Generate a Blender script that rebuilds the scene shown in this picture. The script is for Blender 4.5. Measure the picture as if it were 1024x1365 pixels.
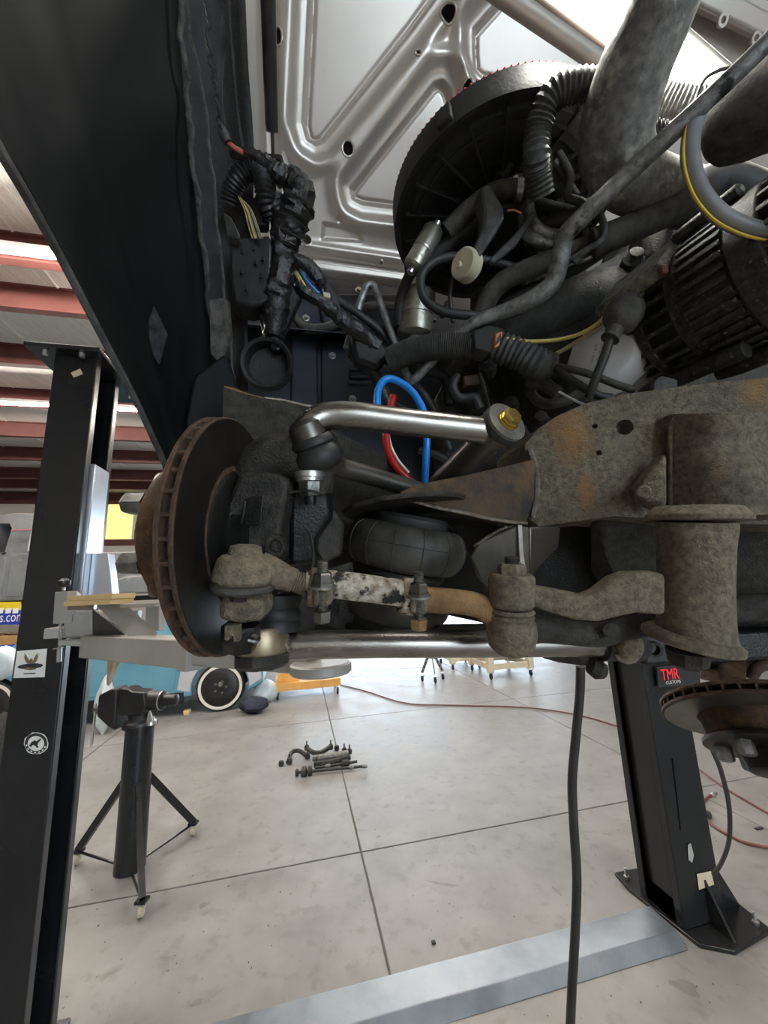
import bpy, bmesh, math, random
import numpy as np
from mathutils import Vector, Matrix
random.seed(7); rng = np.random.default_rng(7)
for _o in list(bpy.data.objects): bpy.data.objects.remove(_o)
SC = bpy.context.scene; COL = SC.collection
# ------------------------------------------------------------------ camera
F, CX, CY, CAMH = 512.0, 512.0, 682.5, 1.75
_up = np.array([-109, 2662, -512.0]); _up /= np.linalg.norm(_up)
_fw = np.array([0, 0, -1.0]); _y = _fw - _fw.dot(_up) * _up; _y /= np.linalg.norm(_y); _x = np.cross(_y, _up)
RC = np.array([_x, _y, _up]); CAM = np.array([0, 0, CAMH])
cam = bpy.data.cameras.new('camera'); co = bpy.data.objects.new('camera', cam); COL.objects.link(co)
co.matrix_world = Matrix.Translation((0, 0, CAMH)) @ Matrix(RC.tolist()).to_4x4()
cam.sensor_fit = 'HORIZONTAL'; cam.sensor_width = 36; cam.lens = 36 * F / 1024.0; cam.clip_start = 0.02; cam.clip_end = 300
SC.camera = co
# ------------------------------------------------------------------ world, light, exposure
SC.view_settings.view_transform = 'Standard'; SC.view_settings.look = 'None'
SC.view_settings.gamma = 1; SC.view_settings.use_curve_mapping = False
SC.view_settings.exposure = 1.2
wd = bpy.data.worlds.new('world'); SC.world = wd; wd.use_nodes = True
bg = wd.node_tree.nodes['Background']; bg.inputs[0].default_value = (0.72, 0.86, 1.0, 1); bg.inputs[1].default_value = 4.4
LAMP_W = 16.0      # watts of one ceiling tube fixture
BAR_W = 4.2         # watts of the under-hood light bar
TH = math.atan(0.225); EX = np.array([math.cos(TH), math.sin(TH), 0]); EY = np.array([-math.sin(TH), math.cos(TH), 0]); EZ = np.array([0, 0, 1.0])
RB = np.array([EX, EY, EZ]).T                      # building axes -> world
def area_light(name, loc, direction, sx, sy, watts, col, parent=None):
    l = bpy.data.lights.new(name, 'AREA'); l.shape = 'RECTANGLE'; l.size = sx; l.size_y = sy; l.energy = watts; l.color = col
    o = bpy.data.objects.new(name, l); COL.objects.link(o)
    return o
# ------------------------------------------------------------------ helpers: points
def W(px, py, d): return RC @ np.array([(px - CX) / F * d, -(py - CY) / F * d, -d]) + CAM      # a spot seen at px,py at depth d metres
def Q(l): return [W(*p) for p in l]
def ray(px, py): return RC @ np.array([(px - CX) / F, -(py - CY) / F, -1.0])
def G(px, py, z=0.0): r = ray(px, py); return CAM + r * ((z - CAMH) / r[2])
def onplane(px, py, p0, n): r = ray(px, py); return CAM + r * (np.dot(p0 - CAM, n) / np.dot(r, n))
def Bp(u, v, z=0.0): return EX * u + EY * v + EZ * z
def toB(p): return float(np.dot(p, EX)), float(np.dot(p, EY)), float(p[2])
def nrm(a): a = np.asarray(a, float); return a / np.linalg.norm(a)
def basis(a):
    a = nrm(a); t = np.array([0, 0, 1.0]) if abs(a[2]) < 0.9 else np.array([1.0, 0, 0])
    x = nrm(np.cross(t, a)); return x, np.cross(a, x), a
def smooth_path(pts, k=6, rad=None):
    P = [np.asarray(p, float) for p in pts]; n = len(P)
    if n < 3: return P, (rad if rad is not None else None)
    E = [2 * P[0] - P[1]] + P + [2 * P[-1] - P[-2]]; out = []; ro = []
    for i in range(n - 1):
        a, b, c, d = E[i:i + 4]
        for j in range(k):
            t = j / k
            out.append(0.5 * ((2 * b) + (-a + c) * t + (2 * a - 5 * b + 4 * c - d) * t * t + (-a + 3 * b - 3 * c + d) * t ** 3))
            if rad is not None: ro.append(rad[i] * (1 - t) + rad[i + 1] * t)
    out.append(P[-1])
    if rad is not None: ro.append(rad[-1])
    return out, (ro if rad is not None else None)
# ------------------------------------------------------------------ helpers: meshes
class MB:
    def __init__(s): s.v = []; s.f = []
    def add(s, V, Fc):
        b = len(s.v); s.v += [tuple(map(float, p)) for p in V]; s.f += [tuple(b + i for i in q) for q in Fc]; return s
    def tube(s, pts, r, n=10, k=6, caps=True, smooth=True, flat=1.0, ref=None, crumple=0.0):
        rad = list(r) if hasattr(r, '__len__') else [r] * len(pts)
        if smooth: pts, rad = smooth_path(pts, k, rad) if len(pts) > 2 else (pts, rad)
        P = np.array(pts, float); m = len(P)
        T = np.zeros_like(P); T[1:-1] = P[2:] - P[:-2]; T[0] = P[1] - P[0]; T[-1] = P[-1] - P[-2]
        T /= np.maximum(np.linalg.norm(T, axis=1, keepdims=True), 1e-9)
        x = basis(T[0])[0] if ref is None else nrm(np.asarray(ref) - np.dot(ref, T[0]) * T[0])
        V = []
        for i in range(m):
            x = x - np.dot(x, T[i]) * T[i]; x /= max(np.linalg.norm(x), 1e-9); y = np.cross(T[i], x)
            for j in range(n):
                a = 2 * math.pi * j / n; V.append(P[i] + rad[i] * (1 + (crumple * rng.normal() if crumple else 0)) * (math.cos(a) * x + flat * math.sin(a) * y))
        Fc = [(i * n + j, i * n + (j + 1) % n, (i + 1) * n + (j + 1) % n, (i + 1) * n + j) for i in range(m - 1) for j in range(n)]
        if caps: Fc += [tuple(range(n - 1, -1, -1)), tuple((m - 1) * n + j for j in range(n))]
        return s.add(V, Fc)
    def loom(s, pts, r, n=12, pitch=0.006, depth=0.16, k=10):      # corrugated tube
        P, _ = smooth_path(pts, k); P = np.array(P); L = np.r_[0, np.cumsum(np.linalg.norm(np.diff(P, axis=0), axis=1))]
        q = max(4, int(L[-1] / pitch * 2)); t = np.linspace(0, L[-1], q + 1)
        R = np.stack([np.interp(t, L, P[:, i]) for i in range(3)], 1)
        return s.tube(list(R), [r * (1 - depth * (i % 2)) for i in range(q + 1)], n, smooth=False)
    def lathe(s, p0, axis, prof, n=28, phase=0.0, caps=True):
        x, y, a = basis(axis); p0 = np.asarray(p0, float); V = []; m = len(prof)
        for t, r in prof:
            for j in range(n):
                g = 2 * math.pi * j / n + phase; V.append(p0 + a * t + r * (math.cos(g) * x + math.sin(g) * y))
        Fc = [(i * n + j, i * n + (j + 1) % n, (i + 1) * n + (j + 1) % n, (i + 1) * n + j) for i in range(m - 1) for j in range(n)]
        if caps: Fc += [tuple(range(n - 1, -1, -1)), tuple((m - 1) * n + j for j in range(n))]
        return s.add(V, Fc)
    def ring(s, p0, axis, ro, ri, h, n=28):                        # washer with a real hole
        x, y, a = basis(axis); p0 = np.asarray(p0, float); V = []
        for t, r in ((0, ri), (0, ro), (h, ro), (h, ri)):
            for j in range(n):
                g = 2 * math.pi * j / n; V.append(p0 + a * t + r * (math.cos(g) * x + math.sin(g) * y))
        return s.add(V, [(i * n + j, i * n + (j + 1) % n, ((i + 1) % 4) * n + (j + 1) % n, ((i + 1) % 4) * n + j) for i in range(4) for j in range(n)])
    def box(s, c, size, R=None):
        R = np.eye(3) if R is None else np.asarray(R); h = np.asarray(size, float) / 2; c = np.asarray(c, float)
        V = [c + R @ (h * np.array(q)) for q in ((-1, -1, -1), (1, -1, -1), (1, 1, -1), (-1, 1, -1), (-1, -1, 1), (1, -1, 1), (1, 1, 1), (-1, 1, 1))]
        return s.add(V, [(3, 2, 1, 0), (4, 5, 6, 7), (0, 1, 5, 4), (1, 2, 6, 5), (2, 3, 7, 6), (3, 0, 4, 7)])
    def prism(s, ring, vec):
        n = len(ring); vec = np.asarray(vec, float); V = list(ring) + [np.asarray(p) + vec for p in ring]
        return s.add(V, [tuple(range(n)), tuple(range(2 * n - 1, n - 1, -1))] + [(j, n + j, n + (j + 1) % n, (j + 1) % n) for j in range(n)])
    def loft(s, rows, closed=False):
        m, n = len(rows), len(rows[0]); V = [p for r in rows for p in r]; nn = n if closed else n - 1
        return s.add(V, [(i * n + j, i * n + (j + 1) % n, (i + 1) * n + (j + 1) % n, (i + 1) * n + j) for i in range(m - 1) for j in range(nn)])
    def hexbolt(s, p, axis, r, h, shank=None, sl=0.0):
        s.lathe(p, axis, [(0, r), (h * 0.82, r), (h, r * 0.86)], 6)
        return s
    def build(s, name, mt, parent=None, bevel=0.0, segs=2, solid=0.0, ang=38, sub=0, recalc=True, cuts=None):
        V = np.array(s.v)
        if parent is None: org = np.array([(V[:, 0].min() + V[:, 0].max()) / 2, (V[:, 1].min() + V[:, 1].max()) / 2, V[:, 2].min()])
        else: org = np.array(WORG[parent.name])
        me = bpy.data.meshes.new(name); me.from_pydata((V - org).tolist(), [], s.f)
        if recalc:
            bm = bmesh.new(); bm.from_mesh(me); bmesh.ops.recalc_face_normals(bm, faces=bm.faces); bm.to_mesh(me); bm.free()
        me.polygons.foreach_set('use_smooth', [True] * len(me.polygons)); me.set_sharp_from_angle(angle=math.radians(ang))
        me.materials.append(M(mt) if isinstance(mt, str) else mt)
        o = bpy.data.objects.new(name, me); COL.objects.link(o)
        if parent is None: o.location = org
        else: o.parent = parent
        WORG[o.name] = tuple(org)
        if solid: md = o.modifiers.new('solid', 'SOLIDIFY'); md.thickness = solid; md.offset = 0
        if cuts:
            for c in cuts: boolean_cut(o, c, org)
        if bevel: md = o.modifiers.new('bevel', 'BEVEL'); md.width = bevel; md.segments = segs; md.limit_method = 'ANGLE'; md.angle_limit = math.radians(ang)
        if sub: md = o.modifiers.new('sub', 'SUBSURF'); md.levels = sub; md.render_levels = sub
        return o
WORG = {}
def boolean_cut(o, cutter, org):
    V = np.array(cutter.v) - org; me = bpy.data.meshes.new('hole'); me.from_pydata(V.tolist(), [], cutter.f)
    bm = bmesh.new(); bm.from_mesh(me); bmesh.ops.recalc_face_normals(bm, faces=bm.faces); bm.to_mesh(me); bm.free()
    c = bpy.data.objects.new('hole', me); COL.objects.link(c); c.location = o.location
    par = o.parent; o.parent = None; lo = o.location.copy(); o.location = (0, 0, 0); c.location = (0, 0, 0)
    md = o.modifiers.new('cut', 'BOOLEAN'); md.object = c; md.operation = 'DIFFERENCE'; md.solver = 'EXACT'
    bpy.context.view_layer.update(); dg = bpy.context.evaluated_depsgraph_get()
    nm = bpy.data.meshes.new_from_object(o.evaluated_get(dg)); old = o.data; o.modifiers.clear(); o.data = nm
    nm.set_sharp_from_angle(angle=math.radians(38))
    o.parent = par; o.location = lo; bpy.data.objects.remove(c)
def tag(o, label=None, cat=None, group=None, kind=None):
    for k, v in (('label', label), ('category', cat), ('group', group), ('kind', kind)):
        if v: o[k] = v
    return o
def thing(name, label, cat, loc, group=None):
    o = bpy.data.objects.new(name, None); COL.objects.link(o); o.location = tuple(map(float, loc)); o.empty_display_size = 0.05
    WORG[o.name] = tuple(map(float, loc)); return tag(o, label, cat, group)
def struct(mb, name, mt, parent=None, **k):
    o = mb.build(name, mt, parent, **k)
    if parent is None: o['kind'] = 'structure'
    return o
def copy_tree(o, loc=None, parent=None):
    c = o.copy(); COL.objects.link(c); c.parent = parent
    if loc is not None: c.location = tuple(map(float, loc))
    WORG[c.name] = tuple(c.location)
    for ch in list(o.children): copy_tree(ch, None, c)
    return c
def text_mesh(name, body, mt, parent, origin, xdir, updir, height, depth=0.0008, width=None):
    cu = bpy.data.curves.new(name, 'FONT'); cu.body = body; cu.size = 1; cu.extrude = 0.0; cu.align_x = 'CENTER'; cu.align_y = 'CENTER'; cu.resolution_u = 3
    t = bpy.data.objects.new(name, cu); COL.objects.link(t); bpy.context.view_layer.update()
    me = bpy.data.meshes.new_from_object(t.evaluated_get(bpy.context.evaluated_depsgraph_get())); bpy.data.objects.remove(t); bpy.data.curves.remove(cu)
    V = np.array([v.co[:] for v in me.vertices]); sy = height / max(1e-6, V[:, 1].max() - V[:, 1].min()); sx = sy if width is None else width / (V[:, 0].max() - V[:, 0].min())
    V[:, :2] -= (V[:, :2].max(0) + V[:, :2].min(0)) / 2
    x = nrm(xdir); u = nrm(np.asarray(updir) - np.dot(updir, x) * x); n = np.cross(x, u); fs = [tuple(p.vertices) for p in me.polygons]; bpy.data.meshes.remove(me)
    m = MB(); m.add([np.asarray(origin) + x * a * sx + u * b * sy + n * depth for a, b, _ in V], fs)
    return m.build(name, mt, parent, recalc=False)
# ------------------------------------------------------------------ materials (all procedural)
_M = {}
def mk(name, c1, c2=None, rough=0.5, metal=0.0, scale=20.0, bump=0.0, bscale=None, c3=None, s3=6.0, t3=(0.52, 0.66), det=6.0, stretch=None, t12=(0.35, 0.65), rvar=0.0, emit=None, estr=0.0, trans=0.0, alpha=1.0, spec=None, coat=0.0, pos=False, patches=None, bdist=.004):
    m = bpy.data.materials.new(name); m.use_nodes = True; nt = m.node_tree; N = nt.nodes; L = nt.links; b = N['Principled BSDF']
    b.inputs['Roughness'].default_value = rough; b.inputs['Metallic'].default_value = metal; b.inputs['Base Color'].default_value = (*c1, 1)
    if spec is not None: b.inputs['Specular IOR Level'].default_value = spec
    if coat: b.inputs['Coat Weight'].default_value = coat; b.inputs['Coat Roughness'].default_value = 0.1
    if trans: b.inputs['Transmission Weight'].default_value = trans
    if emit: b.inputs['Emission Color'].default_value = (*emit, 1); b.inputs['Emission Strength'].default_value = estr
    tc = N.new('ShaderNodeTexCoord'); mp = N.new('ShaderNodeMapping'); L.new(N.new('ShaderNodeNewGeometry').outputs['Position'] if pos else tc.outputs['Object'], mp.inputs['Vector'])
    if stretch: mp.inputs['Scale'].default_value = stretch
    def noise(sc, d=det):
        n = N.new('ShaderNodeTexNoise'); n.inputs['Scale'].default_value = sc; n.inputs['Detail'].default_value = d; n.inputs['Roughness'].default_value = 0.6
        L.new(mp.outputs['Vector'], n.inputs['Vector']); return n
    def ramp(n, lo, hi):
        r = N.new('ShaderNodeMapRange'); r.inputs['From Min'].default_value = lo; r.inputs['From Max'].default_value = hi; L.new(n.outputs['Fac'], r.inputs['Value']); return r.outputs['Result']
    if c2:
        n1 = noise(scale); f = ramp(n1, *t12); mx = N.new('ShaderNodeMix'); mx.data_type = 'RGBA'
        mx.inputs['A'].default_value = (*c1, 1); mx.inputs['B'].default_value = (*c2, 1); L.new(f, mx.inputs['Factor']); last = mx.outputs['Result']
        if c3:
            n3 = noise(s3); f3 = ramp(n3, *t3); m3 = N.new('ShaderNodeMix'); m3.data_type = 'RGBA'; L.new(last, m3.inputs['A']); m3.inputs['B'].default_value = (*c3, 1); L.new(f3, m3.inputs['Factor']); last = m3.outputs['Result']
        for (pc, prd, pcol, sx) in (patches or []):
            gp = N.new('ShaderNodeNewGeometry'); sb = N.new('ShaderNodeVectorMath'); sb.operation = 'SUBTRACT'; L.new(gp.outputs['Position'], sb.inputs[0]); sb.inputs[1].default_value = tuple(map(float, pc))
            sc_ = N.new('ShaderNodeVectorMath'); sc_.operation = 'MULTIPLY'; L.new(sb.outputs[0], sc_.inputs[0]); sc_.inputs[1].default_value = sx
            ln = N.new('ShaderNodeVectorMath'); ln.operation = 'LENGTH'; L.new(sc_.outputs[0], ln.inputs[0])
            nz = noise(55); ad_ = N.new('ShaderNodeMath'); ad_.operation = 'MULTIPLY_ADD'; L.new(nz.outputs['Fac'], ad_.inputs[0]); ad_.inputs[1].default_value = prd * 1.6; L.new(ln.outputs['Value'], ad_.inputs[2])
            mr = N.new('ShaderNodeMapRange'); mr.inputs['From Min'].default_value = prd * 2.0; mr.inputs['From Max'].default_value = prd * 0.9; L.new(ad_.outputs[0], mr.inputs['Value'])
            mq = N.new('ShaderNodeMix'); mq.data_type = 'RGBA'; L.new(last, mq.inputs['A']); mq.inputs['B'].default_value = (*pcol, 1); L.new(mr.outputs['Result'], mq.inputs['Factor']); last = mq.outputs['Result']
        L.new(last, b.inputs['Base Color'])
        if rvar:
            rr = N.new('ShaderNodeMapRange'); rr.inputs['To Min'].default_value = max(0.02, rough - rvar); rr.inputs['To Max'].default_value = min(1, rough + rvar); L.new(f, rr.inputs['Value']); L.new(rr.outputs['Result'], b.inputs['Roughness'])
    if bump:
        nb = noise(bscale or scale * 2, 4.0); bp = N.new('ShaderNodeBump'); bp.inputs['Strength'].default_value = bump; bp.inputs['Distance'].default_value = bdist; L.new(nb.outputs['Fac'], bp.inputs['Height']); L.new(bp.outputs['Normal'], b.inputs['Normal'])
    _M[name] = m; return m
def M(n): return _M[n]
mk('fender_black', (.004, .0055, .006), (.009, .0105, .0105), .62, 0, 5, .12, 40, (.022, .021, .018), 4, (.58, .85), spec=.14)
mk('undercoat', (.006, .006, .006), (.017, .016, .015), .65, 0, 30, .5, 160)
mk('seam_dirt', (.025, .024, .022), (.085, .078, .068), .75, 0, 60, .6, 180)
mk('hood_silver', (.50, .455, .41), (.58, .535, .485), .33, .5, 3, .02, 200, (.42, .37, .32), 5, (.6, .85))
mk('navy_panel', (.022, .027, .040), (.045, .05, .065), .42, .2, 7, .06, 60, (.09, .09, .09), 25, (.66, .8))
mk('rubber', (.014, .014, .014), (.03, .03, .028), .55, 0, 14, .1, 90)
mk('rubber_dusty', (.028, .027, .024), (.085, .08, .068), .75, 0, 50, .3, 250)
mk('airbag_rubber', (.020, .0185, .015), (.06, .055, .043), .6, 0, 30, .2, 250, (.12, .10, .07), 40, (.64, .8))
mk('plastic_black', (.007, .007, .008), (.02, .02, .02), .4, 0, 30, .1, 160)
mk('plastic_dusty', (.028, .028, .029), (.085, .084, .08), .6, 0, 50, .2, 250)
mk('tape_black', (.006, .006, .007), (.022, .021, .02), .33, 0, 60, .6, 140)
mk('stainless', (.26, .24, .21), (.36, .34, .31), .30, .95, 6, .03, 300, stretch=(1, 12, 12), rvar=.06)
mk('stainless_dark', (.10, .095, .085), (.22, .2, .17), .38, .85, 8, .08, 100)
mk('gold', (.75, .52, .12), (.85, .65, .22), .25, .95, 30)
mk('zinc', (.55, .56, .56), (.68, .68, .67), .3, .9, 30)
mk('nickel_nut', (.13, .13, .12), (.27, .265, .245), .36, .85, 60, .2, 250)
mk('rotor_edge', (.045, .026, .016), (.12, .066, .036), .8, .2, 60, .6, 250)
mk('rotor_rust', (.035, .018, .008), (.13, .062, .022), .78, .15, 40, .6, 260, (.025, .016, .011), 12, (.5, .75))
mk('rotor_face', (.010, .009, .008), (.03, .025, .02), .45, .5, 20, .08, 200, (.05, .035, .024), 8, (.62, .85))
mk('casting', (.018, .0165, .0145), (.058, .052, .043), .58, .3, 50, .6, 300, (.12, .10, .07), 70, (.64, .8))
mk('casting_oily_shaded', (.004, .004, .004), (.014, .013, .012), .35, .2, 40, .4, 250)  # oily casting, tone lowered to stand for occlusion in back regions
mk('grime', (.115, .093, .062), (.255, .207, .14), .85, .05, 130, 1.0, 320, (.085, .072, .052), 30, (.50, .8), bdist=.003)
mk('grime_frame', (.10, .081, .054), (.24, .195, .132), .8, .08, 120, 1.0, 330, (.075, .063, .045), 30, (.5, .8), bdist=.003,
   patches=[(W(762, 580, .635), .030, (.30, .155, .05), (1, 1, .55)), (W(785, 660, .62), .020, (.33, .16, .05), (1.5, 1, .5)), (W(742, 565, .64), .018, (.22, .12, .05), (1, 1, 1)), (W(1010, 520, .58), .022, (.30, .17, .06), (1, 1, .8)), (W(948, 628, .52), .020, (.34, .21, .08), (.7, 1, 1)), (W(832, 590, .60), .028, (.20, .18, .13), (1, 1, 1)), (W(985, 650, .5), .035, (.035, .03, .025), (.6, 1, 1)), (W(940, 590, .52), .03, (.05, .045, .038), (.7, 1, 1.2))])
mk('grime_dark', (.015, .0135, .011), (.05, .044, .033), .8, .05, 60, .9, 260, bdist=.003)  # grime with its tone lowered to stand for occlusion further back
mk('rust_plate', (.035, .023, .013), (.15, .082, .034), .6, .35, 25, .5, 260, (.02, .017, .014), 12, (.48, .68))
mk('rust_orange', (.14, .07, .025), (.32, .19, .08), .8, .1, 22, .5, 160, (.45, .38, .27), 60, (.62, .75))
mk('sleeve_flake', (.66, .62, .52), (.22, .15, .09), .7, .2, 90, .8, 200, (.02, .018, .016), 45, (.52, .58))
mk('weld', (.10, .085, .065), (.26, .22, .17), .55, .6, 60, .7, 200)
mk('paint_crack', (.75, .73, .68), (.5, .48, .43), .7, 0, 40, .3, 200)
mk('brass_zinc', (.33, .26, .16), (.46, .38, .26), .42, .8, 10, .1, 120)
mk('alu', (.16, .155, .14), (.30, .29, .26), .5, .7, 25, .3, 160)
mk('alu_cast', (.18, .175, .15), (.46, .45, .38), .62, .4, 110, .8, 400, (.03, .03, .028), 20, (.55, .68))
mk('alt_black', (.02, .021, .02), (.07, .07, .062), .5, .35, 70, .4, 300, (.22, .21, .17), 110, (.6, .7))
mk('ac_tube', (.16, .165, .165), (.38, .385, .38), .42, .6, 70, .25, 250, (.03, .03, .03), 30, (.56, .66))
mk('hose_grey_lit', (.10, .10, .095), (.24, .235, .22), .55, 0, 60, .3, 160, (.42, .41, .36), 30, (.58, .7))  # grey raised to stand for light from the bar, with chalky flecks
mk('hose_soft', (.17, .175, .18), (.25, .255, .26), .45, 0, 12, .05)
mk('can_metal', (.24, .235, .19), (.46, .45, .38), .35, .8, 20, .1, 200, (.10, .09, .06), 30, (.58, .7))
mk('white_filter', (.86, .88, .89), (.90, .91, .92), .35, 0, 8)
mk('filter_grey', (.20, .20, .20), (.30, .30, .29), .5, 0, 8)
mk('ink', (.22, .24, .26), None, .6)
mk('cream', (.60, .55, .40), (.48, .42, .28), .55, 0, 20, .1)
mk('yellow', (.75, .52, .03), (.65, .45, .05), .5)
mk('yellow_wire', (.72, .55, .10), (.6, .46, .15), .5)
mk('tan_wire', (.36, .29, .16), None, .6)
mk('red_wire', (.55, .04, .03), None, .5)
mk('red_hose', (.50, .015, .012), (.42, .02, .02), .35)
mk('blue_hose', (.01, .22, .72), (.015, .26, .78), .3)
mk('orange_clip', (.62, .20, .05), (.5, .16, .05), .5)
mk('red_filter', (.34, .02, .025), (.25, .015, .02), .8)
mk('copper', (.6, .3, .12), None, .3, .9)
mk('air_box', (.012, .012, .012), (.032, .031, .028), .62, 0, 10, .25, 90)
mk('engine_dark', (.012, .012, .011), (.045, .043, .038), .7, .1, 50, .6, 250, (.20, .195, .17), 160, (.63, .72))
mk('concrete', (.178, .171, .161), (.268, .259, .247), .46, 0, 3.0, .06, 60, (.14, .13, .117), 9, (.54, .78), det=10, t12=(.3, .7), rvar=.08, pos=True)
mk('concrete_joint', (.10, .085, .07), (.16, .14, .12), .9, 0, 30, .4)
mk('oil_stain', (.15, .14, .13), (.19, .178, .162), .5, 0, 20)
mk('galvanised', (.20, .225, .255), (.27, .305, .34), .38, .7, 5, .03, 60, (.36, .38, .40), 3, (.5, .9), rvar=.08, pos=True)
mk('column_black', (.010, .011, .013), (.021, .021, .022), .27, .1, 2, .02, 90, (.035, .033, .03), 3, (.6, .85))
mk('column_brown', (.030, .027, .024), (.045, .041, .037), .34, .1, 2, .02, 90)
mk('lift_grey', (.36, .345, .31), (.45, .43, .39), .45, .1, 5, .05, 60, (.24, .22, .19), 14, (.64, .78))
mk('lift_silver', (.50, .55, .62), (.62, .66, .72), .28, .6, 5, .04, 60)
mk('plywood', (.62, .42, .19), (.74, .55, .29), .6, 0, 6, .1, 60, stretch=(1, 1, 12))
mk('cart_wood', (.66, .56, .40), (.76, .67, .5), .6, 0, 6)
mk('orange_wood', (.68, .33, .07), (.78, .44, .13), .55, 0, 6)
mk('red_steel', (.115, .036, .030), (.15, .048, .04), .5, 0, 3)
mk('insulation', (.80, .76, .69), (.90, .87, .81), .55, 0, 2, 1.0, 5, stretch=(9, .6, 1), bdist=.02)
mk('wall_panel', (.62, .58, .52), (.70, .66, .6), .6, 0, 1)
mk('yellow_panel', (.80, .66, .22), (.88, .76, .36), .5, 0, 4, stretch=(14, 1, 1), emit=(.85, .68, .25), estr=.5)
mk('lamp_white', (.9, .9, .9), None, .4, emit=(1, .93, .84), estr=75)
mk('bar_white', (.9, .9, .9), None, .4, emit=(1, .99, .9), estr=13)
mk('bar_body', (.36, .35, .31), (.44, .43, .38), .45, .25, 8)
mk('car_blue', (.13, .36, .50), (.18, .43, .56), .28, .25, 2, coat=.3)
mk('primer_light', (.48, .48, .50), (.56, .56, .58), .55, 0, 3)
mk('primer_grey', (.16, .165, .17), (.23, .235, .235), .6, 0, 2.5, .02, 60, (.36, .36, .35), 4, (.62, .75))
mk('primer_white', (.55, .60, .62), (.66, .7, .7), .5, 0, 4)
mk('tyre', (.012, .012, .012), (.025, .025, .025), .7, 0, 10)
mk('whitewall', (.75, .70, .62), (.82, .78, .7), .6, 0, 10)
mk('glass_dark', (.02, .022, .025), None, .08)
mk('sticker_white', (.80, .78, .72), (.86, .84, .79), .5, 0, 8)
mk('sticker_tan', (.58, .47, .30), (.66, .55, .37), .6, 0, 8)
mk('sticker_brown', (.30, .20, .08), (.15, .10, .05), .5, 0, 90)
mk('sticker_black', (.02, .02, .02), None, .5)
mk('foil_mottle', (.018, .02, .021), (.085, .088, .088), .5, .3, 60, .5, 90)
mk('banner_blue', (.02, .05, .42), None, .5)
mk('banner_yellow', (.80, .58, .03), None, .5)
mk('sign_red', (.75, .02, .03), None, .5, emit=(.8, .01, .02), estr=.25)
mk('bench_orange', (.42, .20, .07), (.5, .26, .1), .6, 0, 10)
mk('plastic_sheet', (.55, .66, .70), (.75, .82, .84), .35, 0, 6, .5, 14)
mk('burlap', (.38, .29, .18), (.48, .38, .25), .9, 0, 20, .4, 60)
mk('dirt_edge', (.20, .17, .12), (.42, .37, .28), .9, 0, 30, .6, 80, (.22, .09, .04), 20, (.5, .6))
mk('ground_out', (.55, .54, .52), (.62, .61, .58), .8, 0, 1)
mk('cable_dark', (.020, .018, .015), (.04, .036, .03), .55, 0, 20)
mk('airhose', (.13, .035, .027), (.18, .06, .045), .5, 0, 10)
mk('white_paint', (.75, .75, .73), (.8, .8, .78), .5, 0, 10)
mk('navy_cloth', (.012, .016, .04), (.03, .035, .06), .8, 0, 20)
# ================================================================== building
def bb(m, u0, u1, v0, v1, z0, z1): return m.box(Bp((u0 + u1) / 2, (v0 + v1) / 2, (z0 + z1) / 2), (u1 - u0, v1 - v0, z1 - z0), RB)
U0, U1, V0, V1, ZR = -22.0, 18.0, -7.0, 18.0, 6.1
floor = struct(bb(MB(), U0, U1, V0, V1, -.14, -.010), 'floor', 'concrete_joint')
SU, SV = 2.74, 2.73; slab0 = None
for iu in range(-8, 7):
    for iv in range(-4, 6):
        u0, v0 = .41 + SU * iu, 2.95 + SV * iv
        if u0 < U0 or u0 + SU > U1 or v0 < V0 - 1.5 or v0 + SV > V1 + 1.5: continue
        p = Bp(u0 + SU / 2, v0 + SV / 2, 0)
        if slab0 is None:
            m = bb(MB(), u0 + .005, u0 + SU - .005, v0 + .005, v0 + SV - .005, -.03, 0)
            slab0 = m.build('slab', 'concrete', floor, bevel=.004, segs=1); base0 = p
        else:
            o = slab0.copy(); COL.objects.link(o); o.parent = floor; o.location = tuple(p - base0)
def stain(px, py, rx, ry, rot=0.0):
    c = G(px, py, .0012); n = 18; ca, sa = math.cos(rot), math.sin(rot); ring = []
    for j in range(n):
        a = 2 * math.pi * j / n; q = 1 + .18 * math.sin(3 * a + px) + .1 * math.sin(5 * a); x, y = rx * q * math.cos(a), ry * q * math.sin(a)
        ring.append(c + EX * (x * ca - y * sa) + EY * (x * sa + y * ca))
    MB().add(ring, [tuple(range(n))]).build('stain', 'oil_stain', floor, recalc=False)
for a in ((914, 1316, .035, .05, .9), (272, 1206, .03, .02, .3), (590, 1178, .09, .012, -.5), (262, 1337, .025, .015, .2), (808, 1112, .03, .006, -.6), (505, 1115, .02, .014, 0), (743, 1188, .012, .035, .2)): stain(*a)
gr = MB()
for k in range(260):
    px, py = rng.uniform(60, 1000), rng.uniform(930, 1360); c = G(px, py, 0); u_, v_, _ = toB(c); s_ = rng.uniform(.0015, .006)
    if 1.8 < v_ < 2.2 or (-1.3 < u_ < -.85 and v_ < 2.3): continue
    a_ = rng.uniform(0, 6.28, 4); gr.add([c + np.array([s_ * math.cos(t), s_ * 1.4 * math.sin(t), .0008]) for t in sorted(a_)] + [c + EZ * .003], [(0, 1, 4), (1, 2, 4), (2, 3, 4), (3, 0, 4)])
gr = gr.build('floor_grit', 'casting', recalc=False); tag(gr, 'scattered dark grit and chips on the concrete floor', 'grit', kind='stuff')
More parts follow.
